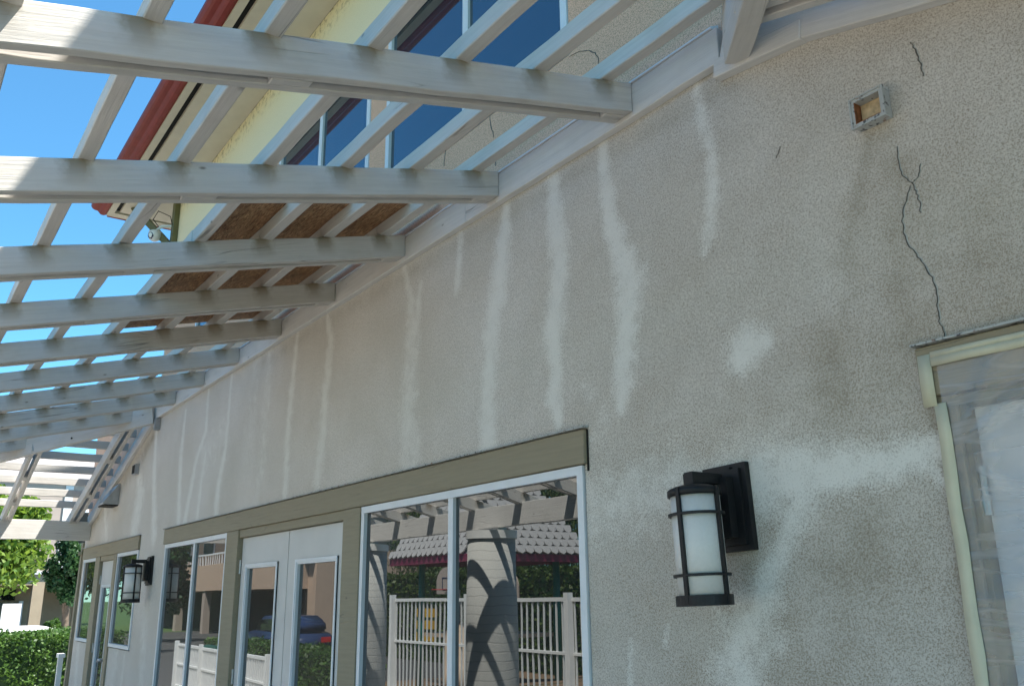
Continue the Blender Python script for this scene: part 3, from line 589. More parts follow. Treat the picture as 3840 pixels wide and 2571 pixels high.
# columns
def column(x, label):
    c = thing('pergola_column', (x, EY, 0), label, 'column', 'round pergola columns')
    n = NT('board_formed_concrete') if 'colm' not in M else None
    if n:
        v = n.coord((1, 1, 1)); w = n.new('TexWave', bands_direction='Z'); w.inputs['Scale'].default_value = 3.3; w.inputs['Distortion'].default_value = 3.0; n.L(v, w.inputs['Vector'])
        cc = n.mix(n.ramp(w.outputs['Fac'], 0.0, 0.06), (0.34, 0.34, 0.32), (0.43, 0.43, 0.405)); n.bump(n.ramp(w.outputs['Fac'], 0.0, 0.1), 0.3, 0.004); M['colm'] = n.fin(cc, 0.85)
    MB().lathe([(0.30, 0.0), (0.30, 0.1), (0.29, 1.2), (0.27, EZ - 0.12)], (x, EY, 0), 40).build('shaft', M['colm'], c, True)
    MB().lathe([(0.29, EZ - 0.119), (0.29, EZ - 0.03)], (x, EY, 0), 40).build('capital', M['white'], c)
    MB().box(x - 0.2, x + 0.2, EY - 0.06, EY + 0.06, EZ - 0.029, EZ - 0.001).build('cap_plate', M['metal'], c)
for x, l in ((-8.45, 'pale round column reflected in the large right window pane'), (-11.6, 'pale round column reflected at the left edge of the large window'), (-5.3, 'pale round column under the middle of the pergola eave beam, third from the far end'), (-2.15, 'pale round column second from the near end of the pergola'), (0.95, 'pale round column at the near end of the pergola')): column(x, l)

# ------------------------------------------------------------------ wall lanterns
def lantern():
    t = thing('wall_lantern', (-1.90, 0, 1.6), 'large black wall lantern with frosted cylinder beside the taped doorway', 'lamp', 'black wall lanterns')
    X, Y = -1.905, -0.165; z0, z1 = 1.615, 1.945
    m = MB().box(X - 0.088, X + 0.088, -0.022, -0.001, 1.765, 2.035).bevel(0.006); m.box(X - 0.07, X + 0.07, -0.034, -0.022, 1.783, 2.017); m.box(X - 0.045, X + 0.045, -0.066, -0.034, 1.805, 1.99)
    m.build('back_plate', M['black'], t)
    for z in (1.825, 2.02): MB().lathe([(0.007, 0), (0.005, 0.012)], (0, 0, 0), 8).build('screw', M['black'], t, False, Matrix.Translation((X + 0.03, -0.021, z)) @ Matrix.Rotation(math.radians(90), 4, 'X'))
    MB().box(X - 0.017, X + 0.017, Y - 0.02, -0.05, 1.972, 2.004).box(X - 0.02, X + 0.02, Y - 0.022, Y + 0.016, 1.95, 2.0).bevel(0.003).build('arm', M['black'], t)
    MB().lathe([(0.0, z1 + 0.02), (0.045, z1 + 0.018), (0.076, z1 + 0.008), (0.083, z1 + 0.003), (0.083, z1 - 0.016), (0.074, z1 - 0.016)], (X, Y, 0), 32).build('cap', M['black'], t, True)
    MB().lathe([(0.0755, z0 + 0.005), (0.0755, z1 - 0.005)], (X, Y, 0), 40).build('shade', M['frost'], t, True)
    def ring(z, h, r0=0.076, r1=0.083):
        return MB().lathe([(r0, z), (r1, z), (r1, z + h), (r0, z + h)], (X, Y, 0), 40)
    ring(z0 - 0.008, 0.03, 0.05, 0.0855).build('base_ring', M['black'], t)
    for z in (z0 + 0.075, z1 - 0.075): ring(z, 0.008, 0.0765, 0.0865).build('ring', M['black'], t)
    for k in range(4):
        a = math.radians(6 + 90 * k); c = Vector((X + 0.0815 * math.cos(a), Y + 0.0815 * math.sin(a), 0))
        b = MB().box(-0.005, 0.005, -0.006, 0.006, z0 - 0.004, z1 + 0.008); b.build('cage_bar', M['black'], t, False, Matrix.Translation(c) @ Matrix.Rotation(a, 4, 'Z'))
    return t
lan = lantern()
_T = Matrix.Translation((-1.905, 0, 1.9)) @ Matrix.Rotation(math.radians(-2.4), 4, 'Y') @ Matrix.Translation((1.905, 0, -1.9))
for ch in lan.children: ch.matrix_basis = _T @ ch.matrix_basis; WM[ch.name] = ch.matrix_basis.copy()
o = copy_tree(lan, (-9.19, 0, 1.6)); o['label'] = 'small distant black wall lantern between the two window groups'

# ------------------------------------------------------------------ things fixed to the wall
def scupper(x0, x1, z0, z1, p, label):
    t = thing('drain_scupper', ((x0 + x1)/2, 0, z0), label, 'scupper'); w = 0.009; m = MB()
    for a, b, c, d in ((x0, x1, z1 - w, z1), (x0, x1, z0, z0 + w), (x0, x0 + w, z0 + w, z1 - w), (x1 - w, x1, z0 + w, z1 - w)): m.box(a, b, -p, -0.001, c, d)
    m.build('sleeve', M['scupper'], t); f = MB(); g = 0.005
    for a, b, c, d in ((x0 - g, x1 + g, z1, z1 + g), (x0 - g, x1 + g, z0 - g, z0), (x0 - g, x0, z0, z1), (x1, x1 + g, z0, z1)): f.box(a, b, -p - 0.004, -p + 0.006, c, d)
    f.build('rim', M['scupper'], t)
    MB().box(x0 + w, x1 - w, -0.008, -0.002, z0 + w, z1 - w).build('back_plate', M['scupper_in'], t)
    MB().box(x0 + w, x0 + w + 0.002, -p, -0.009, z0 + w, z1 - w).box(x0 + w + 0.002, x1 - w, -p, -0.009, z0 + w, z0 + w + 0.002).build('rust_lining', M['rust'], t)
    return t
scupper(-1.296, -1.197, 2.948, 3.036, 0.042, 'rusty square metal drain scupper projecting high on the wall above the cracks')
t = thing('vent_hood', (-11.3, 0, 2.7), 'grey wedge shaped metal vent hood below the far hip ledger', 'vent hood')
MB().prism([(-0.001, 2.93), (-0.012, 2.93), (-0.17, 2.70), (-0.17, 2.685), (-0.001, 2.685)], -11.30, -10.98, 'x').build('hood', M['metal'], t)
MB().box(-11.29, -10.99, -0.16, -0.002, 2.672, 2.684).build('grille', M['dark'], t)
t = thing('junction_box', (-10.2, 0, 2.95), 'small grey box on the wall near the far hip end', 'box')
MB().box(-10.26, -10.13, -0.045, -0.001, 2.94, 3.05).bevel(0.004).build('housing', M['metal'], t); MB().box(-10.25, -10.14, -0.049, -0.045, 2.95, 3.04).build('cover', M['dark'], t)
t = thing('junction_box', (-9.40, 0, 3.3), 'small grey metal box where the far hip rafter meets the wall', 'box')
MB().box(-9.45, -9.38, -0.05, -0.001, 3.31, 3.43).bevel(0.004).build('housing', M['metal'], t); MB().box(-9.44, -9.39, -0.054, -0.05, 3.32, 3.42).build('cover', M['metal'], t)
# security camera on the eave corner bracket
t = thing('security_camera', (-9.62, -0.22, 5.55), 'white dome security camera hanging under the eave corner', 'camera')
cp = Vector((-9.64, -0.20, 5.50))
MB().lathe([(0.05, 0.06), (0.065, 0.05), (0.07, 0.0), (0.055, -0.04), (0.02, -0.06)], cp, 20).build('housing', M['carwhite'], t, True)
MB().lathe([(0.0, 0.0), (0.035, 0.004), (0.042, -0.01), (0.04, -0.03)], (0, 0, 0), 18).build('lens', M['navy'], t, True, Matrix.Translation(cp + Vector((0.03, -0.05, -0.01))) @ Vector((0.5, -0.8, -0.2)).to_track_quat('Z', 'Y').to_matrix().to_4x4())
MB().tube([cp + Vector((0, 0, 0.055)), cp + Vector((0.03, 0.06, 0.12)), cp + Vector((0.1, 0.19, 0.13))], 0.016, 8).build('mount_arm', M['carwhite'], t)
MB().tube([cp + Vector((0.02, 0.04, 0.1)), cp + Vector((-0.02, -0.03, 0.2)), cp + Vector((0.06, 0.0, 0.28)), cp + Vector((0.12, 0.12, 0.22)), cp + Vector((0.13, 0.15, 0.1))], 0.005, 6).build('cable', M['rubber'], t)

# ------------------------------------------------------------------ plastic film and masking tape
t = thing('plastic_sheet', (-0.6, -0.03, 0), 'wrinkled clear plastic film taped over the doorway at the right', 'plastic sheet')
def film():
    nx, nz = 90, 160; V = []; F = []
    for i in range(nx + 1):
        for j in range(nz + 1):
            x = -1.165 + 1.2 * i / nx; z = 0.02 + 2.20 * j / nz
            d1 = (x + 1.14) * 0.80 - (z - 1.985) * 0.6; d2 = (x + 1.14) * 0.30 + (z - 1.985) * 0.95; r = math.hypot(x + 1.14, z - 1.985); ang = math.atan2(z - 1.985, x + 1.14)
            y = -0.026 - 0.0028 * math.sin(ang * 13 + 0.6) * math.exp(-((r - 0.10) / 0.16) ** 2) - 0.003 * math.sin(d1 * 34 + 2 * math.sin(d2 * 7)) * min(1, (x + 1.165) * 10)
            V.append((x, min(y + 0.0015, -0.0235), z))
    for i in range(nx):
        for j in range(nz): a = i * (nz + 1) + j; F.append((a, a + nz + 1, a + nz + 2, a + 1))
    return mesh_np('film', V, F)
obj('film', film(), M['plastic'], t, smooth=True)
def strip(pts, parent):   # flat tape quad chain: pts = [(xl, xr, z)]
    V = []; F = []
    n0 = len(pts)
    for i, (a, b, z) in enumerate(pts):
        V += [(a, -0.0275, z), (b, -0.028, z)]
        if i: F.append((2*i-2, 2*i-1, 2*i+1, 2*i))
    me = mesh_np('tape_strip', V, F); o = obj('tape_strip', me, M['tape'], parent); sm = o.modifiers.new('thick', 'SOLIDIFY'); sm.thickness = 0.0012; return o
strip([(-1.213, -1.176, 2.10), (-1.214, -1.177, 2.16), (-1.2125, -1.1765, 2.238)], t)
strip([(-1.185 + 0.002 * math.sin(i * 1.7), -1.151 + 0.002 * math.sin(i * 2.3), 0.02 + 2.085 * i / 24) for i in range(25)], t)
def hstrip(z0, z1, y):
    V = []; F = []
    for i in range(13):
        x = -1.1755 + 1.22 * i / 12; V += [(x, y, z0 + 0.0012 * math.sin(i * 2.1)), (x, y, z1 + 0.0012 * math.sin(i * 1.3 + 1))]
        if i: F.append((2*i-2, 2*i, 2*i+1, 2*i-1))
    o = obj('tape_strip', mesh_np('tape_strip', V, F), M['tape'], t); sm = o.modifiers.new('thick', 'SOLIDIFY'); sm.thickness = 0.0012
hstrip(2.203, 2.226, -0.0305); hstrip(2.2255, 2.241, -0.029)

# ------------------------------------------------------------------ plants
def leaves(name, pts, size, mat, parent, droop=0.0, asp=0.55):
    pts = np.asarray(pts); n = len(pts)
    a = rng.normal(size=(n, 3)); a[:, 2] -= droop; a /= np.linalg.norm(a, axis=1)[:, None]
    b = np.cross(a, rng.normal(size=(n, 3))); b /= np.linalg.norm(b, axis=1)[:, None]
    s = (size * rng.uniform(0.6, 1.3, n))[:, None]
    V = np.stack([pts - a * s, pts + b * s * asp, pts + a * s, pts - b * s * asp], 1).reshape(-1, 3)
    F = np.arange(4 * n).reshape(n, 4); me = mesh_np(name, V, F)
    at = me.attributes.new('tone', 'FLOAT', 'FACE'); at.data.foreach_set('value', rng.uniform(0, 1, n).astype(np.float32) ** 1.3)
    return obj(name, me, mat, parent)
def tree(name, base, h, crown, rad, label, mat, n=9000, leaf=0.06, clumps=26, group=None, droop=0.0, willow=False):
    t = thing(name, base, label, 'tree', group); b = Vector(base); c = Vector(crown)
    tr = MB().tube([b, b + (c - b) * 0.35 + Vector((0.04, 0.03, 0)), b + (c - b) * 0.7, c + Vector((0, 0, rad[2] * 0.3))], [h * 0.035, h * 0.027, h * 0.022, h * 0.008], 8)
    cen = []
    for i in range(clumps):
        d = rng.normal(size=3); d /= np.linalg.norm(d); r = rng.uniform(0.35, 0.95); cen.append(np.array(c) + d * r * np.array(rad))
    for q in cen[:10]: tr.tube([b + (c - b) * random.uniform(0.5, 0.9), (Vector(q) + c) / 2 - Vector((0, 0, rad[2] * 0.15)), Vector(q)], [h * 0.014, h * 0.009, h * 0.003], 6)
    tr.build('trunk', M['bark'], t, True)
    k = n // clumps; pts = []
    for q in cen:
        d = rng.normal(size=(k, 3)); d /= np.linalg.norm(d, axis=1)[:, None]
        pts.append(q + d * (rng.uniform(0.2, 1, (k, 1)) ** 0.5) * np.array(rad) * rng.uniform(0.24, 0.42))
    pts = np.concatenate(pts)
    if willow: pts[:, 2] -= np.abs(rng.normal(size=len(pts))) * rad[2] * 0.55
    leaves('crown', pts, leaf, mat, t, droop, 0.28 if willow else 0.55); return t
def hedge(x0, x1, y0, y1, z0, z1, label, mat, n, leaf=0.035, name='clipped_hedge'):
    t = thing(name, ((x0+x1)/2, (y0+y1)/2, z0), label, 'hedge', 'clipped hedges')
    m = MB().box(x0 + 0.12, x1 - 0.12, y0 + 0.12, y1 - 0.12, z0, z1 - 0.12); m.build('dark_core', M['leaf_dark'], t)  # solid dark core added behind the outer leaves
    S = np.array([x1-x0, y1-y0, z1-z0]); A = np.array([S[1]*S[2], S[1]*S[2], S[0]*S[2], S[0]*S[2], S[0]*S[1] * 1.3]); fc = rng.choice(5, n, p=A/A.sum())
    u = rng.uniform(0, 1, (n, 3)); dep = np.abs(rng.normal(size=n)) * 0.06
    p = np.array([x0, y0, z0]) + u * S
    wob = 0.05 * np.sin(p[:, 1] * 5 + p[:, 0] * 3) + 0.04 * np.sin(p[:, 2] * 11 + p[:, 1] * 9) + 0.03 * np.sin(p[:, 0] * 13)
    for i, (ax, v, sg) in enumerate(((0, x0, 1), (0, x1, -1), (1, y0, 1), (1, y1, -1), (2, z1, -1))):
        k = fc == i; p[k, ax] = v + sg * (dep[k] + wob[k] * 0.8)
    leaves('foliage', p, leaf, mat, t); return t
hedge(-19.0, -17.4, -1.6, 0.95, -0.5, 1.07, 'clipped green hedge at the far left beyond the wall end', M['leaf_hedge'], 26000, 0.032)
tree('maple_tree', (-22, -0.7, gz(-22)), 4.5, (-22, -0.45, 2.85), (1.5, 1.5, 1.3), 'sunlit yellow green tree behind the hedge at left', M['leaf_lime'], 15000, 0.075, 44)
tree('young_tree', (-26, 2.05, gz(-26)), 3.6, (-26, 2.0, 2.35), (0.7, 0.52, 0.95), 'slim darker green tree in front of the tan house', M['leaf_dark'], 6000, 0.06, 26)
tree('round_shrub', (-27.2, 2.05, gz(-27.2)), 1.2, (-27.2, 2.0, 0.72), (0.4, 0.42, 0.42), 'small round shrub at the foot of the tan pillar', M['leaf_hedge'], 3000, 0.04, 14)

# ------------------------------------------------------------------ street side at the far left
t = thing('white_post', (-13.6, 0.0, 0), 'white metal gate post at the corner of the wall', 'post')
MB().box(-13.62, -13.56, -0.02, 0.04, 0, 0.93).bevel(0.004).build('shaft', M['white'], t); MB().box(-13.67, -13.50, -0.03, 0.05, 0.90, 0.95).build('cap', M['white'], t); MB().box(-13.64, -13.54, -0.04, 0.06, 0, 0.03).build('base', M['white'], t)
t = thing('corner_post', (-13.1, 0.02, 0), 'olive square post standing just past the end of the wall', 'post')
board('shaft', (-13.09, 0.0, 0.0), (-12.95, 0.0, 2.355), 0.085, 0.085, M['olive'], t, up=(0, 1, 0)); MB().box(-13.2, -13.0, -0.1, 0.1, 0, 0.02).build('base', M['metal'], t); MB().box(-13.05, -12.76, -0.02, 0.03, 2.20, 2.24).build('tie_bar', M['olive2'], t)
t = thing('street_sign', (-23, 0.35, gz(-23)), 'back of a white street sign on a metal pole above the hedge', 'sign')
MB().tube([(-23, 0.42, gz(-23)), (-23, 0.42, 1.52)], 0.025, 8).build('pole', M['metal'], t)
MB().box(-22.97, -22.96, 0.24, 0.62, 1.02, 1.56).bevel(0.003).build('panel', M['carwhite'], t)
def car(name, loc, rz, paint, label):
    t = thing(name, loc, label, 'car'); R = Matrix.Translation(loc) @ Matrix.Rotation(rz, 4, 'Z')
    body = [(-2.2, 0.32), (-2.25, 0.62), (-2.15, 0.86), (-1.2, 0.98), (1.5, 0.98), (2.2, 0.90), (2.28, 0.6), (2.2, 0.32)]
    MB().prism(body, -0.86, 0.86).bevel(0.06, 2).build('body', paint, t, True, R)
    cab = [(-1.35, 0.97), (-0.75, 1.38), (-0.3, 1.47), (1.1, 1.47), (1.75, 1.3), (2.0, 0.97)]
    MB().prism(cab, -0.74, 0.74).bevel(0.08, 2).build('cabin', paint, t, True, R)
    for s in (-1, 1):
        MB().prism([(-1.1, 1.0), (-0.68, 1.33), (0.3, 1.38), (0.3, 1.0)], s * 0.735, s * 0.752).build('window', M['glass'], t, False, R)
        MB().prism([(0.38, 1.0), (0.38, 1.38), (1.1, 1.38), (1.6, 1.02)], s * 0.735, s * 0.752).build('window', M['glass'], t, False, R)
        for x in (-1.35, 1.4):
            w = MB().lathe([(0.2, -0.1), (0.31, -0.1), (0.33, 0), (0.31, 0.1), (0.2, 0.1)], (0, 0, 0), 20).build('wheel', M['rubber'], t, True, R @ Matrix.Translation((x, s * 0.8, 0.33)) @ Matrix.Rotation(math.pi/2, 4, 'X'))
            MB().lathe([(0.0, -0.09), (0.2, -0.09), (0.2, 0.09), (0.0, 0.09)], (0, 0, 0), 16).build('rim', M['metal'], w, True, R @ Matrix.Translation((x, s * 0.8, 0.33)) @ Matrix.Rotation(math.pi/2, 4, 'X'))
    MB().box(-1.38, -0.72, -0.66, 0.66, -0.01, 0.01, Matrix.Translation((0, 0, 0))).build('windscreen', M['glass'], t, False, R @ Matrix.Translation((-0.02 - 0.0, 0, 1.19)) @ Matrix.Rotation(math.radians(-34.5), 4, 'Y') @ Matrix.Translation((1.05, 0, 0.0)))
    for s in (-0.6, 0.6):
        MB().box(-2.262, -2.2, s - 0.18, s + 0.18, 0.66, 0.8).build('headlight', M['frame'], t, False, R); MB().box(2.2, 2.29, s - 0.16, s + 0.16, 0.66, 0.82).build('taillight', M['signred'], t, False, R)
    return t
car('parked_car', (-25.2, 0.25, gz(-25)), math.radians(92), M['carwhite'], 'white car parked behind the hedge at the left edge')
# tan house with garage
H = thing('tan_house', (-32, 2, gz(-31)), 'tan and pale stucco house with a garage behind the young trees', 'house'); g = gz(-31)
bx('wall', M['pale'], H, -38, -30.3, -0.8, 9, 2.35, 5.2)
bx('wall', M['tan'], H, -38, -32, -0.8, 9, g, 2.349)
for y0, y1 in ((1.75, 2.06), (-0.8, -0.5), (2.95, 3.25)): bx('pillar', M['tan'], H, -30.75, -30.301, y0, y1, g, 2.348)
bx('lintel', M['tan'], H, -30.74, -30.32, -0.79, 8, 2.05, 2.347)
d = bx('garage_door', M['garage'], H, -31.98, -31.9, -0.45, 1.62, g, 1.55)
for k in range(4): bx('panel', M['garage'], d, -31.898, -31.88, -0.4, 1.57, g + 0.05 + 0.49 * k, g + 0.50 + 0.49 * k)
bx('transom_window', M['glass'], H, -31.98, -31.92, -0.4, 1.5, 1.62, 1.95); bx('door_frame', M['frame'], H, -31.97, -31.86, 1.63, 1.75, g, 1.6)
bx('corner_board', M['white'], H, -30.32, -30.26, 2.30, 2.52, 2.36, 5.1)
for y in (2.62, 0.3, 5.0):
    w = bx('window', M['frame'], H, -30.33, -30.27, y, y + 1.1, 3.05, 4.3); bx('pane', M['glass'], w, -30.275, -30.262, y + 0.08, y + 1.02, 3.13, 4.22)
bx('band', M['frame'], H, -30.34, -30.24, -0.8, 9, 2.36, 2.44)
MB().prism([(-39, 5.2), (-30.15, 5.2), (-34, 6.4)], -1.2, 9.5).build('roof', M['shingle_dark'], H)
# blue house with grey roof further off
H = thing('blue_house', (-48, 4, -0.45), 'distant blue grey house with red trimmed grey shingle roof', 'house')
bx('wall', M['bluewall'], H, -56, -45.4, -2, 4.05, -0.45, 6.75); bx('wall', M['bluewall'], H, -56, -46.4, 4.051, 14, -0.45, 6.4)
bx('top_band', M['olive2'], H, -45.42, -45.3, -2, 3.6, 6.75, 7.02); bx('fascia', M['red'], H, -45.3, -44.8, -2.2, 4.4, 7.021, 7.13)
bx('fascia', M['red'], H, -46.3, -45.75, 4.401, 14, 6.72, 6.95); bx('fascia_trim', M['white'], H, -46.3, -45.7, 4.401, 14, 6.951, 7.02)
MB().prism([(-44.75, 7.131), (-50, 8.6), (-56, 7.131)], -2.4, 4.45).build('roof', M['shingle_dark'], H)
for i in range(9): bx('shingle_course', M['shingle_dark'], H, -45.3 - i * 0.55, -44.74 - i * 0.55, -2.42, 4.47, 7.15 + i * 0.154, 7.19 + i * 0.154)
for y in (2.2, 0.2, 5.0):
    w = bx('window', M['frame'], H, -45.39 if y < 4 else -46.39, -45.33 if y < 4 else -46.33, y, y + 1.4, 5.0, 6.3); bx('pane', M['glass_up'], w, -45.335 if y < 4 else -46.335, -45.32 if y < 4 else -46.32, y + 0.08, y + 1.32, 5.08, 6.22)

# ------------------------------------------------------------------ yard behind the camera (seen in the glass)
def fence(name, a, b, z0, z1, label, step=0.11, pw=0.022, mid=True):
    a = Vector(a); b = Vector(b); L = (b - a).length; d = (b - a) / L; t = thing(name, (a.x, a.y, z0), label, 'fence', 'white picket fences'); X = d.to_3d() if hasattr(d, 'to_3d') else d
    ang = math.atan2(d.y, d.x); R = Matrix.Translation((a.x, a.y, 0)) @ Matrix.Rotation(ang, 4, 'Z')
    for z, hh in ((z1 - 0.06, 0.05), (z0 + 0.10, 0.04)) + (((z0 + (z1 - z0) * 0.55, 0.035),) if mid else ()): MB().box(0, L, -0.025, 0.025, z, z + hh).build('rail', M['white'], t, False, R)
    pm = MB().box(-pw/2, pw/2, -0.012, 0.012, z0 + 0.04, z1 - 0.061).mesh('picket'); pm.materials.append(M['white'])
    for i in range(int(L / step)): obj('picket', pm, None, t, R @ Matrix.Translation((0.06 + i * step, 0.0, 0)))
    n = max(1, round(L / 2.4)); qm = MB().box(-0.045, 0.045, -0.045, 0.045, z0, z1 + 0.05).mesh('post'); qm.materials.append(M['white'])
    for i in range(n + 1): obj('post', qm, None, t, R @ Matrix.Translation((L * i / n, 0.052, 0)))
    return t
fence('picket_fence', (-14.0, -5.2), (-2.0, -5.2), 0.0, 1.60, 'tall white picket fence reflected in the large window', 0.13, 0.014)
fence('picket_fence', (-21.5, -3.7), (-15.2, -3.45), -0.35, 0.66, 'low white picket fence reflected in the left window', 0.1)
hedge(-30, -13, -13.6, -12.8, -0.5, 2.3, 'tall hedge at the back of the play area, reflected in the big window', M['leaf_willow'], 16000, 0.08)
hedge(-27, -17.5, -6.8, -5.9, -0.5, 0.5, 'hedge behind the low white fence, reflected in the doors', M['leaf_hedge'], 12000, 0.05)
t = thing('litter_bin', (-22.6, -4.7, -0.45), 'dark green litter bin reflected in the left window', 'bin')
MB().lathe([(0.26, -0.45), (0.3, 0.35), (0.32, 0.37), (0.32, 0.42), (0.24, 0.5), (0.0, 0.55)], (-22.6, -4.7, 0), 20).build('barrel', M['greenbin'], t, True); MB().lathe([(0.325, 0.33), (0.335, 0.35), (0.325, 0.38)], (-22.6, -4.7, 0), 20).build('rim', M['rubber'], t)
t = thing('playhouse', (-16.85, -9.0, gz(-16.85)), 'play tower with pale shingled roof reflected in the window', 'play structure'); PX, PYc, HW, HD = -16.85, -9.0, 1.75, 1.5; Z0, Z1 = 2.42, 4.5
for x in (PX - 1.2, PX + 1.2):
    for y in (PYc - 1.0, PYc + 1.0): MB().tube([(x, y, gz(x)), (x, y, 2.45)], 0.08, 12).build('post', M['teal'], t, True)
MB().box(PX - 1.15, PX + 1.15, PYc - 0.95, PYc + 0.95, 0.75, 0.83).build('deck', M['beigeplay'], t)
def roof4(x0, x1, y0, y1, z0, z1):
    cx, cy = (x0+x1)/2, (y0+y1)/2; m = MB(); b = [m.bm.verts.new(p) for p in ((x0,y0,z0),(x1,y0,z0),(x1,y1,z0),(x0,y1,z0))]; k = 0.25; tp = [m.bm.verts.new((cx + (p.co.x-cx)*k, cy + (p.co.y-cy)*k, z1)) for p in b]
    for i in range(4): m.bm.faces.new((b[i], b[(i+1)%4], tp[(i+1)%4], tp[i]))
    m.bm.faces.new(tp); m.bm.faces.new(b[::-1]); return m
rf = roof4(PX - HW, PX + HW, PYc - HD, PYc + HD, Z0, Z1).build('roof', M['shingle'], t)
sh = MB().prism([(-0.11, 0.0), (-0.09, -0.09), (0, -0.14), (0.09, -0.09), (0.11, 0.0), (0.11, 0.06), (-0.11, 0.06)], -0.012, 0.012, 'y').mesh('shingle'); sh.materials.append(M['shingle'])
NR = 9
for r in range(NR):
    f_ = r / 13; z = Z0 + 0.05 + (Z1 - Z0) * f_; hw = HW * (1 - 0.75 * f_); yy = PYc + HD * (1 - 0.75 * f_) + 0.015
    n = int(hw * 2 / 0.22)
    for i in range(n): obj('shingle', sh, None, rf, Matrix.Translation((PX - hw + 0.22 * (i + 0.5) + (0.11 if r % 2 else 0) - 0.05, yy, z + 0.08)) @ Matrix.Rotation(math.radians(28), 4, 'X'))
    xx = PX + HW * (1 - 0.75 * f_) + 0.015; hw2 = HD * (1 - 0.75 * f_); n = int(hw2 * 2 / 0.22)
    for i in range(n): obj('shingle', sh, None, rf, Matrix.Translation((xx, PYc - hw2 + 0.22 * (i + 0.5), z + 0.08)) @ Matrix.Rotation(math.radians(90), 4, 'Z') @ Matrix.Rotation(math.radians(-32), 4, 'X'))
for a, b, c_, d in ((PX - HW - 0.03, PX + HW + 0.03, PYc + HD - 0.02, PYc + HD + 0.03), (PX - HW - 0.03, PX + HW + 0.03, PYc - HD - 0.03, PYc - HD + 0.02), (PX - HW - 0.03, PX - HW + 0.02, PYc - HD + 0.021, PYc + HD - 0.021), (PX + HW - 0.02, PX + HW + 0.03, PYc - HD + 0.021, PYc + HD - 0.021)): MB().box(a, b, c_, d, 2.28, 2.43).build('fascia', M['magenta'], t)
for k in range(3): MB().box(-20.3 + 0.02 * k, -19.4, -9.2, -9.1, 0.55 + 0.28 * k, 0.75 + 0.28 * k).bevel(0.03).build('climbing_panel', M['yellow'], t)
MB().tube([(-16.8, -8.2, 0.8), (-16.0, -7.7, 0.7), (-15.2, -7.2, 0.15), (-14.8, -6.95, 0.05)], 0.28, 12).build('slide', M['beigeplay'], t, True)
def hoop(x, y, h, label):
    t = thing('basketball_hoop', (x, y, gz(x)), label, 'hoop', 'basketball hoops'); MB().tube([(x, y - 0.5, gz(x)), (x, y - 0.45, h), (x, y - 0.1, h + 0.2)], 0.05, 10).build('pole', M['metal'], t)
    poly = [(x - 0.6, h - 0.1), (x + 0.6, h - 0.1), (x + 0.6, h + 0.25)] + [(x + 0.6 * math.cos(a), h + 0.25 + 0.45 * math.sin(a)) for a in np.linspace(0.15, 2.99, 9)] + [(x - 0.6, h + 0.25)]
    MB().prism(poly, y - 0.03, y).build('backboard', M['pale'], t); MB().box(x - 0.28, x + 0.28, y, y + 0.01, h + 0.02, h + 0.05).box(x - 0.28, x + 0.28, y, y + 0.01, h + 0.36, h + 0.39).box(x - 0.28, x - 0.25, y, y + 0.01, h + 0.05, h + 0.36).box(x + 0.25, x + 0.28, y, y + 0.01, h + 0.05, h + 0.36).build('target_square', M['navy'], t)
    m = MB(); ring = [(x + 0.22 * math.cos(a), y + 0.25 + 0.22 * math.sin(a), h + 0.03) for a in np.linspace(0, 6.283, 17)]; m.tube(ring, 0.012, 6, False).build('rim', M['signred'], t)
hoop(-23.6, -12.0, 1.75, 'left basketball hoop with pale rounded backboard in the reflection'); hoop(-21.3, -12.6, 1.6, 'right basketball hoop partly hidden by the column reflection')
tree('willow_tree', (-27, -17, -0.45), 9, (-27, -17, 5.2), (4.2, 3.0, 3.2), 'tall weeping willow reflected in the left pane of the big window', M['leaf_willow'], 30000, 0.10, 60, 'willows', 2.2, True)
tree('willow_tree', (-34, -19, -0.45), 9, (-34, -19, 5.0), (4.0, 3.0, 3.4), 'farther weeping willow reflected left of the play tower', M['leaf_willow'], 30000, 0.10, 60, 'willows', 2.2, True)
tree('willow_tree', (-21.0, -17, -0.45), 7, (-21.0, -17, 3.9), (1.6, 1.5, 2.2), 'slim weeping willow reflected beside the grey apartment block', M['leaf_willow'], 16000, 0.09, 40, 'willows', 2.2, True)
H = thing('apartment_block', (-22, -26, 0), 'grey and beige apartment block reflected at the right of the window', 'building')
bx('wall', M['pale'], H, -27.5, -6, -34, -26, 0, 3.2); bx('wall', M['bluewall'], H, -27.0, -6, -34, -26.5, 3.2, 7); bx('ledge', M['magenta'], H, -27.8, -6, -26.4, -25.6, 3.2, 3.4)
for x in (-25.6, -21, -17):
    for z in (1.2, 4.4):
        w = bx('window', M['frame'], H, x, x + 1.6, -25.99 if z < 3 else -26.49, -25.93 if z < 3 else -26.43, z, z + 1.4); bx('pane', M['glass_up'], w, x + 0.08, x + 1.52, -25.94 if z < 3 else -26.44, -25.92 if z < 3 else -26.42, z + 0.08, z + 1.32)
        if z < 3:
            for k in range(7): bx('trellis_bar', M['olive2'], H, x + 0.02 + 0.25 * k, x + 0.08 + 0.25 * k, -25.98, -25.3, z + 1.6, z + 1.7)
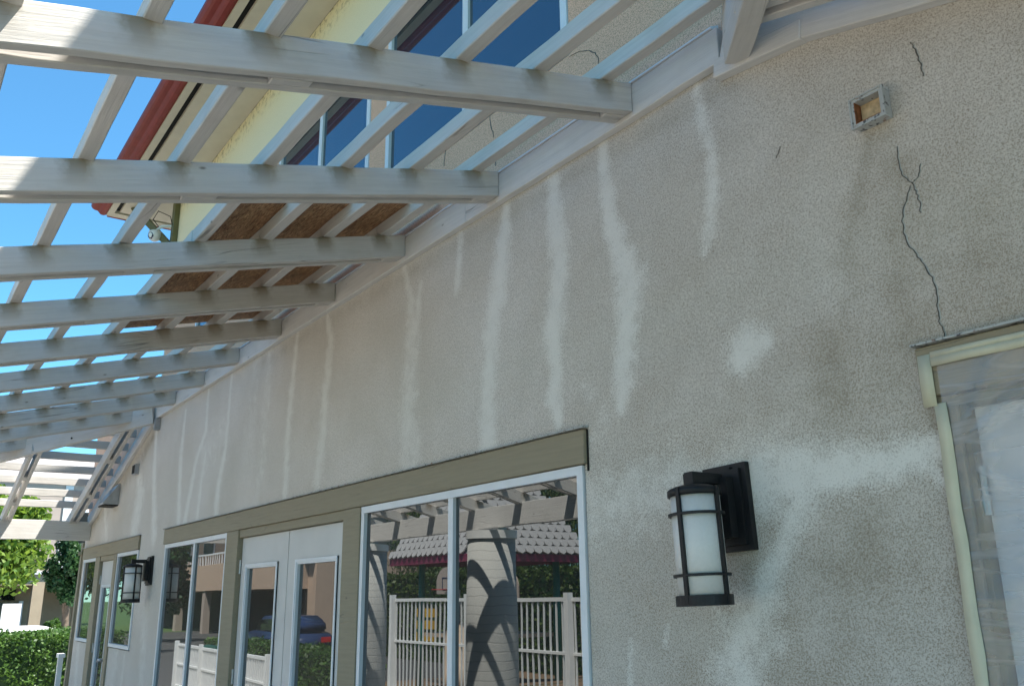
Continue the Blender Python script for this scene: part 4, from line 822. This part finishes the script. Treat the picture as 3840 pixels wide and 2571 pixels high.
MB().prism([(-28, 7), (-5, 7), (-8, 8.6), (-24, 8.6)], -34.5, -26).build('roof', M['shingle_dark'], H)
H = thing('balcony_building', (-56, -17, -0.45), 'peach building with white railed balcony reflected in the left window', 'building')
bx('wall', M['peach'], H, -78, -43, -26, -16, -0.45, 7.5); bx('balcony', M['peach'], H, -74, -44, -16, -14.2, 2.0, 3.5); bx('carport_shade', M['dark'], H, -74, -44, -15.99, -15.9, -0.4, 1.95)
for x in np.arange(-73.5, -44, 5.9): bx('pillar', M['pale'], H, x, x + 0.5, -14.7, -14.25, -0.45, 1.999)
bx('rail', M['white'], H, -74, -44, -14.3, -14.22, 4.05, 4.15)
pm = MB().box(-0.04, 0.04, -0.03, 0.03, 3.5, 4.05).mesh('baluster'); pm.materials.append(M['white'])
for x in np.arange(-73.9, -44, 0.5): obj('baluster', pm, None, H, Matrix.Translation((x, -14.26, 0)))
for x in np.arange(-72, -46, 5.0):
    w = bx('window', M['frame'], H, x, x + 2.2, -15.99, -15.9, 4.3, 6.4); bx('pane', M['glass_up'], w, x + 0.1, x + 2.1, -15.91, -15.88, 4.4, 6.3)
MB().prism([(-80, 7.5), (-42, 7.5), (-46, 9.0), (-76, 9.0)], -27, -14).build('roof', M['shingle_dark'], H)
car('parked_car', (-30, -9.5, gz(-30)), math.radians(4), M['navy'], 'dark blue car reflected in the left door pane')
tree('street_tree', (-38, -5, -0.45), 6, (-38, -5, 3.6), (1.8, 1.8, 1.7), 'round yellow green street tree reflected between the houses', M['leaf_lime'], 8000, 0.11, 30, 'street trees')
for i, (x, y, r) in enumerate(((-52, -4.5, 2.2), (-61, -7.5, 2.6), (-70, -5.5, 2.6), (-84, -9, 3.4), (-47, -9.5, 1.9))):
    tree('street_tree', (x, y, -0.45), 3 * r, (x, y, 1.75 * r), (r, r, 1.5 * r), ('broad street tree reflected in the far windows', 'darker street tree reflected beside the far door', 'distant street tree reflected at the far window edge', 'largest street tree at the end of the reflected street', 'small street tree reflected in front of the balcony')[i], M['leaf_dark'], 7000, 0.14, 30, 'street trees')
